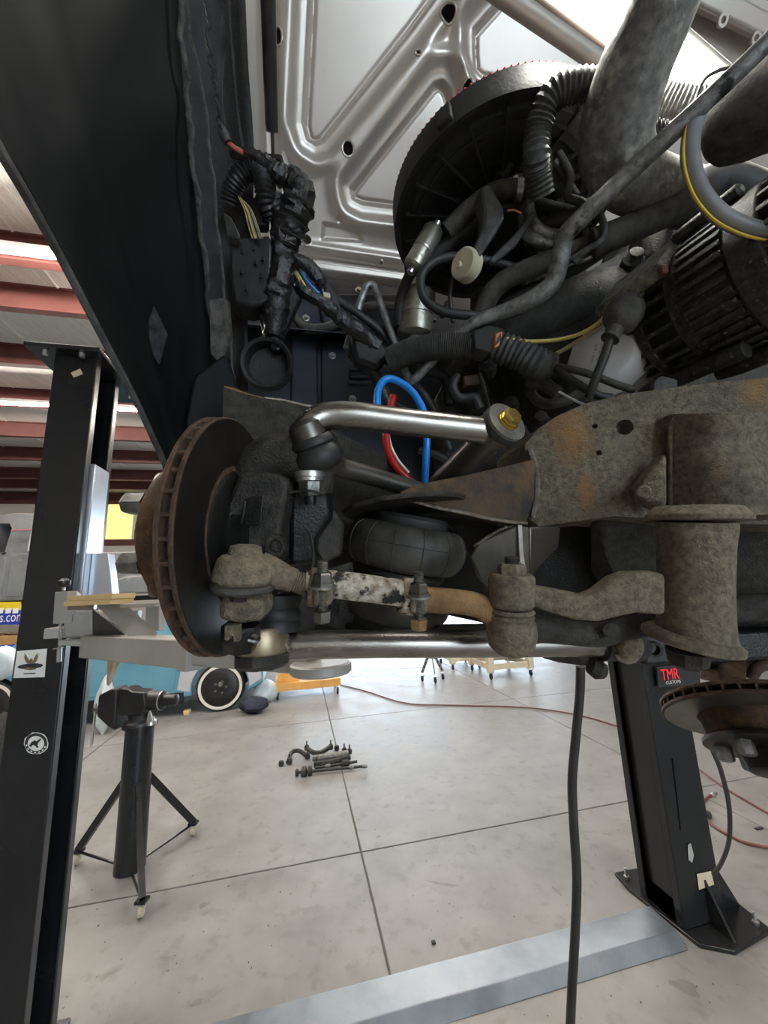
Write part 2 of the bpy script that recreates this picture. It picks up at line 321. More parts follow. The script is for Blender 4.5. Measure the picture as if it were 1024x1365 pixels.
# ground outside, walls, roof
struct(bb(MB(), -60, 60, V1, 70, -.12, -.012), 'ground_outside', 'ground_out')
struct(bb(MB(), -60, 60, -60, V0, -.12, -.012), 'ground_forecourt', 'ground_out')
DU0, DU1, DZ = -0.5, 12.5, 4.4; FD0, FD1 = 1.0, 5.0
wb = bb(MB(), U0, DU0, V1, V1 + .15, 0, ZR); struct(wb, 'wall_back', 'wall_panel')
struct(bb(MB(), DU1, U1, V1, V1 + .15, 0, ZR), 'wall_back_right', 'wall_panel')
struct(bb(MB(), DU0, DU1, V1, V1 + .15, DZ, ZR), 'wall_back_header', 'wall_panel')
struct(bb(MB(), U0 - .15, U0, V0, V1, 0, ZR), 'wall_left', 'wall_panel')
struct(bb(MB(), U1, U1 + .15, V0, V1, 0, ZR), 'wall_right', 'wall_panel')
struct(bb(MB(), U0, FD0, V0 - .15, V0, 0, ZR), 'wall_front_left', 'wall_panel')
struct(bb(MB(), FD0, FD1, V0 - .15, V0, 4.2, ZR), 'wall_front_header', 'wall_panel')
struct(bb(MB(), FD1, U1, V0 - .15, V0, 0, ZR), 'wall_front_right', 'wall_panel')
roof = struct(bb(MB(), U0, U1, V0, V1, ZR, ZR + .12), 'ceiling', 'insulation')
# roof purlins
pv = [toB(G(20, y, 5.72))[1] for y in (350, 413, 487, 541, 582, 613, 638, 651)]
pv += [pv[0] - 1.5 * k for k in range(1, 8)]
pu0 = None
for i, v in enumerate(pv):
    if v < V0 + .2 or v > V1 - .1: continue
    if pu0 is None:
        m = MB(); bb(m, U0, U1, v - .012, v + .012, 5.74, ZR - .02); bb(m, U0, U1, v - .06, v + .06, 5.72, 5.745); bb(m, U0, U1, v - .06, v + .06, ZR - .025, ZR)
        pu0 = m.build('purlin', 'red_steel', roof); pvv = v
    else:
        o = pu0.copy(); COL.objects.link(o); o.parent = roof; o.location = tuple(EY * (v - pvv))
# insulation seams running across the purlins
se0 = None
for i in range(26):
    u = -18 + i * 1.22
    if se0 is None:
        m = MB(); m.prism([Bp(u - .025, V0, ZR), Bp(u + .025, V0, ZR), Bp(u, V0, ZR - .02)], EY * (V1 - V0)); se0 = m.build('insulation_seam', 'insulation', roof); su = u
    else: o = se0.copy(); COL.objects.link(o); o.parent = roof; o.location = tuple(EX * (u - su))
# red girt and yellow translucent panel in the back wall
g = MB(); bb(g, U0, DU0, V1 - .1, V1, 3.85, 4.1); struct(g, 'trim_1', 'red_steel')
g = MB(); bb(g, U0, U1, V1 - .12, V1, ZR - .5, ZR - .02); struct(g, 'trim_2', 'red_steel')
a = onplane(143, 690, Bp(0, V1 - .03, 0), EY); b_ = onplane(177, 690, Bp(0, V1 - .03, 0), EY)
g = MB(); bb(g, toB(a)[0], toB(b_)[0], V1 - .03, V1, 4.1, 5.6); struct(g, 'window_1', 'yellow_panel')
# ceiling tube lamps
def tube_lamp(p, L, label, w=None):
    t = thing('tube_lamp', label, 'lamp', p, 'ceiling tube lamps'); u, v, z = toB(p)
    bb(MB(), u - L / 2, u + L / 2, v - .06, v + .06, z + .04, z + .1).build('housing', 'white_paint', t, bevel=.01)
    MB().tube([Bp(u - L / 2, v, z + .015), Bp(u + L / 2, v, z + .015)], .03, 10).build('tube', 'lamp_white', t)
    l = area_light('tube_light', p, None, L, .1, LAMP_W if w is None else w, (1, .93, .84)); l.parent = t; l.location = (0, 0, -.03); l.rotation_euler = (0, 0, TH)
    return t
p1 = G(95, 348, 5.6); u, v, z = toB(p1); tube_lamp(Bp(u - 1.2, v, 5.615), 2.4, 'bright ceiling tube lamp on the nearest red purlin at the left')
p1 = G(192, 549, 5.6); u, v, z = toB(p1); tube_lamp(Bp(u - 2.4, v, 5.615), 4.8, 'long bright ceiling tube lamp seen beside the top of the left lift column')
for i, (u, v) in enumerate((u_, min(pv, key=lambda q_: abs(q_ - v_))) for u_, v_ in ((-2.2, 1.2), (3.5, 1.0), (-1.5, 4.6), (4.2, 6.0), (2.5, 9.5))):  # lamps added out of view to brighten the bay
    tube_lamp(Bp(u, v, 5.615), 2.4, 'added unseen tube lamp above ' + ('the bench vise stand', 'the right lift column', 'the pile of old suspension parts', 'the pale wooden carts', 'the floor in front of the open back door')[i])
# ================================================================== lift columns
def column(label, ulo, uhi, v0, v1, opening, top=2.86):
    cu = (ulo + uhi) / 2; t = thing('lift_column', label, 'lift column', Bp(cu, (v0 + v1) / 2, 0), 'columns of the two-post lift')
    th = .011; web, mouth = (ulo, uhi) if opening > 0 else (uhi, ulo); s = opening
    m = MB(); prof = [(web, v0), (mouth, v0), (mouth, v0 + .045), (mouth - s * th, v0 + .045), (mouth - s * th, v0 + th), (web + s * th, v0 + th), (web + s * th, v1 - th), (mouth - s * th, v1 - th), (mouth - s * th, v1 - .045), (mouth, v1 - .045), (mouth, v1), (web, v1)]
    m.prism([Bp(a, b, .02) for a, b in prof], EZ * top); m.build('channel', 'column_black', t, bevel=.006)
    return t
LC = column('tall black steel lift column at the left with white stickers', -1.115, -.94, 1.90, 2.14, 1)
m = MB(); bb(m, -1.2, -.9, 1.83, 2.36, 2.865, 2.885); m.build('top_plate', 'column_black', LC, bevel=.003)
for u, v in ((-1.13, 1.862), (-.985, 1.862), (-.93, 2.25)):
    m = MB(); m.lathe(Bp(u, v, 2.845), EZ, [(0, .012), (.02, .012)], 6); m.build('bolt', 'zinc', LC)
    m = MB(); m.lathe(Bp(u, v, 2.885), EZ, [(0, .03), (.005, .03)], 20); m.build('washer', 'lift_grey', LC)
m = MB(); bb(m, -1.25, -.935, 1.86, 2.24, 0, .022); m.build('base_plate', 'column_black', LC, bevel=.003)
fp = lambda px, py, o=.0015: onplane(px, py, Bp(0, 1.90 - o, 0), EY)
def sticker(parent, name, ring, mt, th=.0012):
    m = MB(); m.prism(ring, -EY * th); return m.build(name, mt, parent)
sticker(LC, 'sticker', [fp(*q) for q in ((94.5, 497), (107, 491.5), (110.5, 498.5), (98.5, 503.5))], 'sticker_tan')
st = sticker(LC, 'sticker', [fp(*q) for q in ((23, 868), (63, 864.5), (59.5, 902.5), (18, 904))], 'sticker_white'); st['label'] = 'white sticker with a winged bird emblem'
def decal(parent, name, pts, mt, o=.0045, u0=0, v0=0, k=1):
    m = MB(); m.prism([fp(u0 + a * k, v0 + b * k, o) for a, b in pts], -EY * .0006); return m.build(name, mt, parent)
wing = [(0, 0), (-2, -5), (-6, -13), (-9.5, -16), (-8.5, -11), (-10.5, -12.5), (-8.5, -8), (-10, -8.5), (-7, -4), (-8, -3.5), (-4, .5)]
decal(st, 'wing', wing, 'sticker_brown', u0=40, v0=884, k=.82); decal(st, 'wing', [(-a, b) for a, b in wing], 'sticker_brown', u0=43, v0=883.5, k=.82)
decal(st, 'bird_body', [(-3, -1), (0, -5), (3, -1), (2, 4), (-2, 4)], 'sticker_brown', u0=41.5, v0=882)
decal(st, 'emblem_oval', [(17 * math.cos(i * .3142), 3.6 * math.sin(i * .3142) - 1.2 * math.cos(i * .3142)) for i in range(20)], 'sticker_black', u0=40.5, v0=888)
decal(st, 'emblem_band', [(14.5 * math.cos(i * .3142), 1.9 * math.sin(i * .3142) - 1.0 * math.cos(i * .3142)) for i in range(20)], 'foil_mottle', .0055, u0=40.5, v0=887.4)
decal(st, 'emblem_scroll', [(8 * math.cos(i * .3142), 1.7 * math.sin(i * .3142)) for i in range(20)], 'sticker_brown', .006, u0=40, v0=891.4)
decal(st, 'emblem_line', [(-8, -.7), (8, -1.2), (8, .2), (-8, .7)], 'sticker_black', u0=39.5, v0=898)
st2 = sticker(LC, 'sticker', [fp(48 + r * math.cos(a), 991 + r * .93 * math.sin(a)) for a, r in ((0, 16.5), (.4, 17), (.8, 16), (1.2, 16), (1.6, 15), (2.0, 16), (2.3, 16.5), (2.7, 15), (3.1, 16), (3.6, 16.5), (4.0, 15), (4.4, 16.5), (4.9, 16), (5.4, 17), (5.8, 16.5))], 'sticker_white'); st2['label'] = 'round white badge with a black figure'
decal(st2, 'badge_ring', [(15 * math.cos(i * .2618), 13.8 * math.sin(i * .2618)) for i in range(24)], 'sticker_black', .0045, 48, 991)
decal(st2, 'badge_field', [(11 * math.cos(i * .2618), 10 * math.sin(i * .2618)) for i in range(24)], 'sticker_white', .0055, 48, 991)
decal(st2, 'badge_figure', [(-9, 3), (-6, -2), (-2, -4), (1, -3), (6, -7), (7, -5), (3, -1), (2, 3), (4, 5), (1, 6), (-1, 3), (-4, 2), (-7, 5)], 'sticker_black', .0065, 48, 991)
for i in range(7):
    a = 0.3 + i * .42
    decal(st2, 'badge_letter', [(12.1 * math.cos(a), 11.3 * math.sin(a)), (13.9 * math.cos(a), 12.9 * math.sin(a)), (13.9 * math.cos(a + .2), 12.9 * math.sin(a + .2)), (12.1 * math.cos(a + .2), 11.3 * math.sin(a + .2))], 'sticker_white', .0055, 48, 991)
# carriage inside the column
CA = thing('lift_carriage', 'silver lift carriage sliding in the left lift column', 'lift carriage', Bp(-.97, 2.02, 1.5))
m = MB(); bb(m, -1.08, -.925, 1.95, 2.09, 1.645, 2.36); m.build('slide', 'lift_silver', CA, bevel=.005)
m = MB(); m.prism([Bp(-.925, 2.0, 1.95), Bp(-.925, 2.0, 1.62), Bp(-.80, 2.0, 1.62), Bp(-.86, 2.0, 1.95)], EY * .07); m.build('gusset', 'lift_silver', CA, bevel=.003)
m = MB(); bb(m, -.97, -.72, 1.80, 2.08, 1.60, 1.64); m.build('pivot_plate', 'lift_grey', CA, bevel=.004)
# lift arm
A0, A1, A2 = W(124, 860, 1.50), W(268, 869.5, 1.12), W(420, 879, .98)
AR = thing('lift_swing_beam', 'grey telescoping lift arm reaching under the truck suspension', 'lift arm', A0 - EZ * .04)
def obox(m, a, b, w, h, sh=0):
    d = nrm(b - a); s = nrm(np.cross(d, EZ)); u = np.cross(s, d); c = (a + b) / 2 + u * sh
    return m.box(c, (np.linalg.norm(b - a), w, h), np.array([d, s, u]).T)
obox(MB(), A0, A1, .09, .080).build('outer_tube', 'lift_grey', AR, bevel=.004)
dd = nrm(A1 - A0); obox(MB(), A1 - dd * .035, A1 + dd * .012, .10, .09).build('collar', 'lift_grey', AR, bevel=.003)
obox(MB(), A1, A2, .07, .062).build('inner_tube', 'lift_grey', AR, bevel=.003)
g0, g1 = W(128, 808, 1.5), W(178, 846, 1.33)
sd = nrm(np.cross(dd, EZ)); m = MB(); m.prism([W(128, 812, 1.5), W(128, 846, 1.5), W(172, 846, 1.36)], sd * .012); m.build('gusset_web', 'column_brown', AR)
m = MB(); m.prism([W(130, 806, 1.49), W(166, 804, 1.47), W(210, 843, 1.28), W(171, 845, 1.34)], -EZ * .008); m.build('gusset_plate', 'lift_grey', AR)
m = MB(); m.prism([W(194, 808, 1.35), W(212, 808, 1.32), W(212, 841, 1.29), W(194, 841, 1.32)], sd * -.02); m.build('stop_post', 'lift_grey', AR, bevel=.002)
m = MB(); obox(m, W(166, 808, 1.40), W(212, 806, 1.3), .03, .012); m.build('stop_rail', 'lift_grey', AR)
bl = MB(); bl.prism([W(83, 816, 1.5), W(124, 814, 1.5), W(124, 850, 1.5), W(83, 852, 1.5)], sd * -.05); bl.build('pivot_block', 'lift_grey', AR, bevel=.012, segs=3)
m = MB(); m.prism([W(73, 789, 1.47), W(90, 788, 1.47), W(88, 831, 1.47), W(70, 832, 1.47)], sd * -.02); m.build('latch_plate', 'lift_grey', AR, bevel=.002)
m = MB(); m.prism([W(90, 788, 1.475), W(96, 793, 1.50), W(94, 806, 1.5), W(89, 820, 1.475)], sd * -.03); m.build('latch_side', 'lift_grey', AR)
m = MB(); m.tube(Q([(84.5, 787, 1.47), (85, 779, 1.47)]), .006, 8); m.build('pin', 'zinc', AR)
m = MB(); m.lathe(W(85, 783, 1.47), EZ, [(0, .008), (.004, .016), (.014, .021), (.024, .02), (.032, .012), (.036, .004)], 14); m.build('knob', 'plastic_black', AR)
m = MB(); m.loom(Q([(81, 832, 1.47), (79.5, 866, 1.47)]), .007, 8, .006, .3); m.build('spring', 'lift_grey', AR)
m = MB(); m.tube(Q([(79.5, 864, 1.47), (78.5, 882, 1.47)]), .008, 8); m.build('pin_end', 'zinc', AR)
m = MB(); obox(m, W(72, 865, 1.465), W(83, 863, 1.465), .012, .004); m.build('split_pin', 'zinc', AR)
m = MB(); m.tube(Q([(92, 809, 1.48), (127, 809, 1.5)]), .012, 10); m.build('pivot_pin', 'stainless', AR)
m = MB(); obox(m, W(88, 855, 1.49), W(124, 857, 1.5), .08, .018); m.build('lower_lug', 'lift_grey', AR, bevel=.002)
m = MB(); m.lathe(W(428, 897, .94), EZ, [(0, .07), (.004, .075), (.022, .075), (.026, .07)], 32); m.build('pad', 'lift_grey', AR)
for k, (a, b, z0) in enumerate((((102, 804.5), (163, 801), 0), ((106, 797.5), (165, 794), 1))):
    m = MB(); q0, q1 = W(a[0], a[1], 1.48), W(b[0], b[1], 1.4); obox(m, q0, q1, .09, .018); o = m.build('plywood_block', 'plywood', bevel=.001)
    tag(o, ['lower of two plywood blocks stacked on the grey lift arm', 'upper of two plywood blocks stacked on the grey lift arm'][k], 'wood block', 'plywood blocks on the lift arm')
# right column
RCc = column('black steel lift column standing at the right of the floor plate', 1.86, 2.12, 1.90, 2.16, -1)
m = MB(); m.prism([Bp(*q, 0) for q in ((1.82, 2.2), (1.86, 1.83), (1.98, 1.76), (2.27, 1.80), (2.32, 2.3), (1.84, 2.32))], EZ * .018); m.build('base_plate', 'column_black', RCc, bevel=.003)
for u in (2.02,):
    m = MB(); m.prism([Bp(u, 1.90, .018), Bp(u, 1.79, .018), Bp(u, 1.90, .22)], EX * .012); m.build('gusset', 'column_black', RCc)
m = MB(); m.prism([Bp(2.12, 1.95, .018), Bp(2.28, 1.95, .018), Bp(2.12, 1.95, .30)], EY * .012); m.build('gusset', 'column_black', RCc)
for u, v in ((2.23, 1.84), (2.27, 2.2), (1.87, 2.26)):
    m = MB(); m.lathe(Bp(u, v, .018), EZ, [(0, .016), (.014, .016)], 6); m.lathe(Bp(u, v, .03), EZ, [(0, .008), (.04, .008)], 8); m.build('anchor_bolt', 'zinc', RCc)
m = MB(); bb(m, 1.89, 1.95, 1.94, 2.12, .1, 1.28); m.build('slide', 'column_black', RCc, bevel=.004)
m = MB(); m.lathe(Bp(1.87, 1.93, 1.40), -EY, [(0, .05), (.05, .05), (.055, .044)], 24); m.build('pulley', 'column_black', RCc)
m = MB(); m.prism([onplane(px, py, Bp(0, 1.896, 0), EY) for px, py in ((929, 1165), (948, 1161), (952, 1179), (932, 1186))], -EY * .001); m.build('sticker', 'sticker_tan', RCc)
for q in (((917, 1126), (921, 1124), (925, 1140), (923, 1150), (918, 1146)), ((897, 1012), (899, 1012), (910, 1108), (908, 1108))):
    m = MB(); m.prism([onplane(px, py, Bp(0, 1.896, 0), EY) for px, py in q], -EY * .0006); m.build('scuff', 'lift_grey' if q[0][0] > 900 else 'column_black', RCc)
# sign behind the column
sp = Bp(0, 1.885, 0); sg = MB(); sg.prism([onplane(px, py, sp, EY) for px, py in ((874, 889), (931, 884), (931, 912), (876, 916))], -EY * .012); sg = sg.build('sign_board', 'sticker_black', bevel=.002)
tag(sg, 'small black sign board with red TMR lettering at the right column', 'sign')
c0, c1 = onplane(893, 898.5, Bp(0, 1.866, 0), EY), onplane(898, 909.0, Bp(0, 1.866, 0), EY)
text_mesh('lettering', 'TMR', 'sign_red', sg, c0, EX, EZ, .056, .002, .118); text_mesh('lettering', 'CUSTOMS', 'sticker_white', sg, c1 + EX * -.004, EX, EZ, .016, .003, .10)
# floor cover plate between the columns
cp = MB(); prof = [(1.835, .0), (1.885, .045), (2.035, .045), (2.05, .0)]
cp.prism([Bp(-.9, v, z + .001) for v, z in prof], EX * 2.70)
cp = cp.build('floor_cover_plate', 'galvanised', bevel=.003); tag(cp, 'long galvanised steel cover plate lying on the concrete between the lift columns', 'cover plate')
# ================================================================== vise stand
fa, fb, fc = G(188, 1222), G(257, 1113), G(103, 1152); vc = (fa + fb + fc) / 3; vc = np.array([vc[0], vc[1], 0])
pc = onplane(180, 1060, vc, nrm(np.array([0, 1.0, 0]))); pc = np.array([pc[0], vc[1], 0])
VS = thing('vise_stand', 'black pipe tripod stand on white casters with a bench vise', 'stand', pc)
zt = onplane(178, 968, pc, EY)[2]; zb = onplane(178, 1158, pc, EY)[2]
m = MB(); m.lathe(pc + EZ * zb, EZ, [(0, .092), (zt - zb, .088)], 28); m.build('pipe', 'column_black', VS)
m = MB(); m.lathe(pc + EZ * zt, EZ, [(0, .11), (.014, .11)], 28); m.build('top_plate', 'column_black', VS)
for fpt in (fa, fb, fc):
    d = nrm(np.array([fpt[0] - pc[0], fpt[1] - pc[1], 0])); top = pc + d * .08 + EZ * .52; end = fpt + EZ * .085
    m = MB(); obox(m, top, end, .03, .045); m.build('leg', 'column_black', VS)
    m = MB(); m.tube([pc + d * .06 + EZ * (zb + .02), fpt + EZ * .07 - d * .02], .008, 8); m.build('brace', 'column_black', VS)
    c = MB(); c.box(fpt + EZ * .078, (.06, .05, .014)); c = c.build('caster', 'column_black', VS)
    w = MB(); w.lathe(fpt + EZ * .034 - EX * .014, EX, [(0, .026), (.004, .034), (.024, .034), (.028, .026)], 20); w.build('wheel', 'cream', c)
    w = MB(); w.prism([fpt + EZ * .075 + EX * .016 - EY * .014, fpt + EZ * .075 + EX * .016 + EY * .014, fpt + EZ * .028 + EX * .018], EX * .003); w.build('fork', 'zinc', c)
VI = thing('bench_vise', 'dark cast iron bench vise bolted on the pipe stand', 'vise', pc + EZ * (zt + .014))
zo = zt + .014; vx = nrm(EX * .95 - EY * .3); vy = np.cross(EZ, vx); RV = np.array([vx, vy, EZ]).T
def vp(a, b, c): return pc + EZ * zo + vx * a * 1.12 + vy * b * 1.1 + EZ * c * 1.35
m = MB(); m.lathe(vp(0, 0, 0), EZ, [(0, .105), (.018, .10), (.03, .075), (.07, .06)], 28); m.build('swivel_base', 'plastic_black', VI)
m = MB(); m.prism([vp(-.10, -.06, .05), vp(.05, -.06, .05), vp(.07, -.06, .10), vp(.05, -.06, .16), vp(-.03, -.06, .165), vp(-.06, -.06, .18), vp(-.11, -.06, .18), vp(-.11, -.06, .11)], vy * .12); m.build('fixed_jaw', 'plastic_black', VI, bevel=.012, segs=3)
m = MB(); m.lathe(vp(.04, 0, .11), vx, [(0, .062), (.12, .062), (.125, .042), (.21, .036), (.22, .02)], 20); m.build('barrel', 'plastic_black', VI)
m = MB(); m.ring(vp(.135, 0, .11), vx, .065, .05, .008, 24); m.build('band', 'zinc', VI)
m = MB(); m.prism([vp(-.25, -.06, .05), vp(-.17, -.06, .00), vp(-.12, -.06, -.02), vp(-.13, -.06, .18), vp(-.17, -.06, .18), vp(-.25, -.06, .15)], vy * .12); m.build('moving_jaw', 'plastic_black', VI, bevel=.012, segs=3)
m = MB(); m.lathe(vp(-.31, 0, .07), vx, [(0, .026), (.03, .03), (.06, .022), (.2, .018)], 16); m.build('screw', 'nickel_nut', VI)
m = MB(); m.tube([vp(-.30, -.01, .10), vp(-.27, -.05, -.08)], .009, 8); m.lathe(vp(-.27, -.05, -.09), EZ, [(0, .008), (.006, .013), (.012, .008)], 12); m.build('handle', 'zinc', VI)
m = MB(); m.tube([vp(.08, -.05, .02), vp(.10, -.06, .07), vp(.12, -.06, .02)], .006, 8); m.build('lock_lever', 'zinc', VI)
m = MB(); m.lathe(vp(.085, -.02, .0), EZ, [(0, .035), (.025, .033), (.035, .02), (.05, .018)], 16); m.build('lock_nut', 'zinc', VI)
# ================================================================== blue car
wc = G(293, 948); uw, vw, _ = toB(wc); 
def arc(u, z, r, a0, a1, n=14): return [(u + r * math.cos(a0 + (a1 - a0) * i / n), z + r * math.sin(a0 + (a1 - a0) * i / n)) for i in range(n + 1)]
CAR = thing('car', 'light blue vintage car with grey primer fender and whitewall tyres', 'car', Bp(uw - 1.5, vw + .8, 0)); vs = vw - .05; wr = .345; ur = uw - 2.95
body = [(uw + .62, .36)] + [(uw + .62, .62), (uw + .56, .80), (uw - .75, .90), (uw - 3.3, .90), (uw - 4.2, .82), (uw - 4.25, .4), (ur - .42, .26)] + arc(ur, wr, .40, math.pi * 1.07, -.07 * math.pi) + arc(uw, wr, .40, math.pi * 1.07, -.07 * math.pi)
m = MB(); m.prism([Bp(u, vs, z) for u, z in body], EY * 1.75); m.build('body', 'car_blue', CAR, bevel=.03, segs=3)
m = MB(); m.prism([Bp(u, vs + .12, z) for u, z in ((uw - .72, .88), (uw - 1.25, 1.30), (uw - 2.5, 1.34), (uw - 3.2, .88))], EY * 1.5); m.build('roof', 'car_blue', CAR, bevel=.06, segs=3)
m = MB(); m.prism([Bp(u, vs + .11, z) for u, z in ((uw - .95, .92), (uw - 1.35, 1.24), (uw - 2.4, 1.28), (uw - 2.85, .92))], EY * .02); m.build('side_window', 'glass_dark', CAR)
m = MB(); m.prism([Bp(u, vs - .006, z) for u, z in arc(uw, wr, .42, math.pi * 1.02, -.02 * math.pi) + [(uw + .60, .42), (uw + .58, .66), (uw + .2, .86), (uw - .4, .84), (uw - .56, .62), (uw - .60, .36)]], EY * .03); m.build('front_fender', 'primer_light', CAR, bevel=.008)
m = MB(); m.prism([Bp(u, vs - .008, z) for u, z in ((uw - .64, .37), (uw - .60, .87), (uw - 1.85, .88), (uw - 1.9, .37))], EY * .03); m.build('door', 'car_blue', CAR, bevel=.006)
m = MB(); m.prism([Bp(u, vs - .012, z) for u, z in ((uw - .5, .18), (uw - .5, .33), (uw - 2.5, .33), (uw - 2.5, .18))], EY * .06); m.build('sill', 'column_black', CAR, bevel=.008)
for q, uu in enumerate((uw, ur)):
    for vv, sgn in ((vs + .02, 1), (vs + 1.73, -1)):
        w = MB(); w.lathe(Bp(uu, vv, wr), EY * sgn, [(0, .26), (-.012 + .012, .33), (.03, wr), (.17, wr), (.2, .32)], 36); w = w.build('wheel', 'tyre', CAR)
        if sgn > 0:
            r_ = MB(); r_.ring(Bp(uu, vv - .006, wr), EY, .315, .275, .014, 36); r_.build('whitewall', 'whitewall', w)
            r_ = MB(); r_.lathe(Bp(uu, vv - .003, wr), EY, [(0, .12), (-.004, .25), (.01, .27)], 32); r_.build('disc', 'plastic_black', w)
            r_ = MB(); r_.lathe(Bp(uu - .0, vv - .03, wr + .04), EY, [(0, .03), (.03, .045)], 6); r_.build('hub_cap', 'alu', w)
            for k in range(5):
                r_ = MB(); r_.lathe(Bp(uu + .085 * math.cos(k * 1.257), vv - .02, wr + .085 * math.sin(k * 1.257)), EY, [(0, .016), (.02, .02)], 6); r_.build('lug_nut', 'nickel_nut', w)
m = MB(); bb(m, uw - .5, uw - .42, vs + .02, vs + .14, 0, .06); o = m.build('wheel_chock', 'plywood', bevel=.006); tag(o, 'small wooden chock under the blue car behind its whitewall tyre', 'chock')
# burlap and plastic hanging by the car
def lump(name, label, cat, c, size, mt, n=10, amp=.18, seed=1, group=None):
    r = np.random.default_rng(seed); m = MB(); rows = []; ph = r.random(8) * 6
    for i in range(n):
        t = math.pi * (i + .5) / n; row = []
        for j in range(14):
            a = 2 * math.pi * j / 14; k = 1 + amp * (math.sin(3 * a + ph[0] + 2 * t) + .6 * math.sin(5 * a - 3 * t + ph[1]) + .5 * math.cos(4 * t + ph[2] + a))
            row.append(np.asarray(c) + np.array([size[0] * math.sin(t) * math.cos(a) * k, size[1] * math.sin(t) * math.sin(a) * k, size[2] * -math.cos(t) * (1 + .5 * amp * math.sin(2 * a + ph[3]))]))
        rows.append(row)
    m.loft(rows, True); m.add(rows[0], [tuple(range(13, -1, -1))]); m.add(rows[-1], [tuple(range(14))]); o = m.build(name, mt, ang=60)
    if label: tag(o, label, cat, group)
    return o
def cloth(name, label, cat, px, d, mt, sw=.03):
    a = Q([(x, y, d) for x, y in px[0]]); b = Q([(x, y, d) for x, y in px[1]]); rows = []
    for i in range(9):
        t = i / 8; rows.append([(1 - t) * np.array(p) + t * np.array(q) + EY * sw * math.sin(j * 2.1 + 2 * t) for j, (p, q) in enumerate(zip(a, b))])
    m = MB(); m.loft(rows); o = m.build(name, mt, solid=.006, ang=80, sub=1); return tag(o, label, cat)
cloth('burlap_rag', 'brown cloth rag hanging from the grey lift arm', 'rag', ([(143, 868), (148, 869), (154, 872), (160, 872), (166, 872)], [(141, 910), (144, 914), (147, 915), (151, 902), (155, 890)]), 1.44, 'burlap', .010)
q = G(136, 978); lump('plastic_bag', 'crumpled clear plastic wrap beside the rear of the blue car', 'plastic wrap', q + EZ * .36, (.10, .1, .36), 'plastic_sheet', seed=3)
q = G(353, 936); lump('cloth_bundle', 'white and navy cloth bundle at the nose of the blue car', 'cloth bundle', q + EZ * .17, (.18, .2, .17), 'plastic_sheet', seed=5)
q = G(338, 950); lump('cloth_bundle', 'dark navy cloth bundle on the floor by the whitewall tyre', 'cloth bundle', q + EZ * .11, (.2, .14, .11), 'navy_cloth', seed=6)
# ================================================================== primer pickup on a rack
vt = 8.9; tp = lambda px, py: onplane(px, py, Bp(0, vt, 0), EY)
PT = thing('pickup_truck', 'grey primer pickup truck raised on a rack behind the left column', 'pickup truck', tp(60, 802) + EY * .9)
zb = tp(30, 800)[2]; u_at = lambda px: toB(tp(px, 750))[0]; z_at = lambda py, px=30: tp(px, py)[2]
uc = [u_at(x) for x in (-70, -66, 8, 40, 58, 62)]
cab = [(u_at(-75), zb), (u_at(-70), z_at(745)), (u_at(-30), z_at(740)), (u_at(-14), z_at(690)), (u_at(4), z_at(684)), (u_at(40), z_at(685)), (u_at(56), z_at(694)), (u_at(60), z_at(740)), (u_at(60), zb)]
holeA = MB(); holeA.prism([Bp(u_at(x), vt - .2, z_at(y)) for x, y in ((-22, 738), (-10, 698), (5, 698), (9, 704), (4, 735))], EY * 2.4)
m = MB(); m.prism([Bp(u, vt, z) for u, z in cab], EY * 1.6); m.build('cab', 'primer_grey', PT, cuts=[holeA], bevel=.03)
m = MB(); m.prism([Bp(u_at(x), vt - .012, z_at(y)) for x, y in ((-40, 797), (-30, 742), (7, 742), (9, 797))], EY * .03); m.build('door', 'primer_grey', PT, bevel=.006)
m = MB(); m.prism([Bp(u_at(x), vt - .012, z_at(y)) for x, y in ((14, 795), (14, 742), (24, 738), (58, 737), (58, 795))], EY * .03); m.build('quarter_panel', 'primer_grey', PT, bevel=.01)
m = MB(); m.prism([Bp(u_at(x), vt - .014, z_at(y)) for x, y in ((34, 735), (37, 700), (46, 694), (56, 697), (58, 735))], EY * .03); m.build('cab_corner', 'primer_white', PT, bevel=.01)
m = MB(); m.prism([Bp(u_at(x), vt - .02, z_at(y)) for x, y in ((0, 738), (3, 735), (7, 736), (4, 739))], EY * .02); m.build('door_handle', 'sticker_black', PT)
m = MB(); m.prism([Bp(u_at(x), vt, z_at(y)) for x, y in ((66, 797), (66, 738), (300, 738), (300, 797))], EY * 1.6); m.build('bed', 'primer_grey', PT, bevel=.03)
m = MB(); m.prism([Bp(u_at(x), vt - .1, z_at(y)) for x, y in ((150, 797), (156, 778), (172, 772), (200, 772), (225, 780), (232, 797))], EY * .12); m.build('rear_fender', 'primer_grey', PT, bevel=.04, segs=3)
m = MB(); m.prism([Bp(u_at(x), vt - .03, z_at(y)) for x, y in ((66, 751), (66, 748), (300, 748), (300, 751))], EY * .05); m.build('bed_rail', 'primer_grey', PT)
m = MB(); m.tube([Bp(u_at(10), vt - .03, z_at(707)), Bp(u_at(50), vt - .03, z_at(706))], .008, 6); m.build('masking_line', 'red_wire', PT)
RK = thing('steel_rack', 'dark steel rack carrying the grey primer pickup', 'rack', Bp(u_at(60), vt + .8, 0))
m = MB(); bb(m, u_at(-75), u_at(300), vt + .1, vt + 1.5, zb - .1, zb - .002); m.build('deck', 'column_black', RK)
for u in (u_at(-70), u_at(85), u_at(290)):
    for v in (vt + .15, vt + 1.4):
        m = MB(); bb(m, u - .05, u + .05, v - .05, v + .05, 0, zb - .1); m.build('leg', 'column_black', RK)
bn = MB(); bn.prism([tp(x, y) - EY * .05 for x, y in ((-60, 813), (31, 813), (29, 832), (-60, 833))], -EY * .03); bn = bn.build('banner_board', 'banner_blue'); tag(bn, 'blue advertising banner with white web address under the pickup', 'banner')
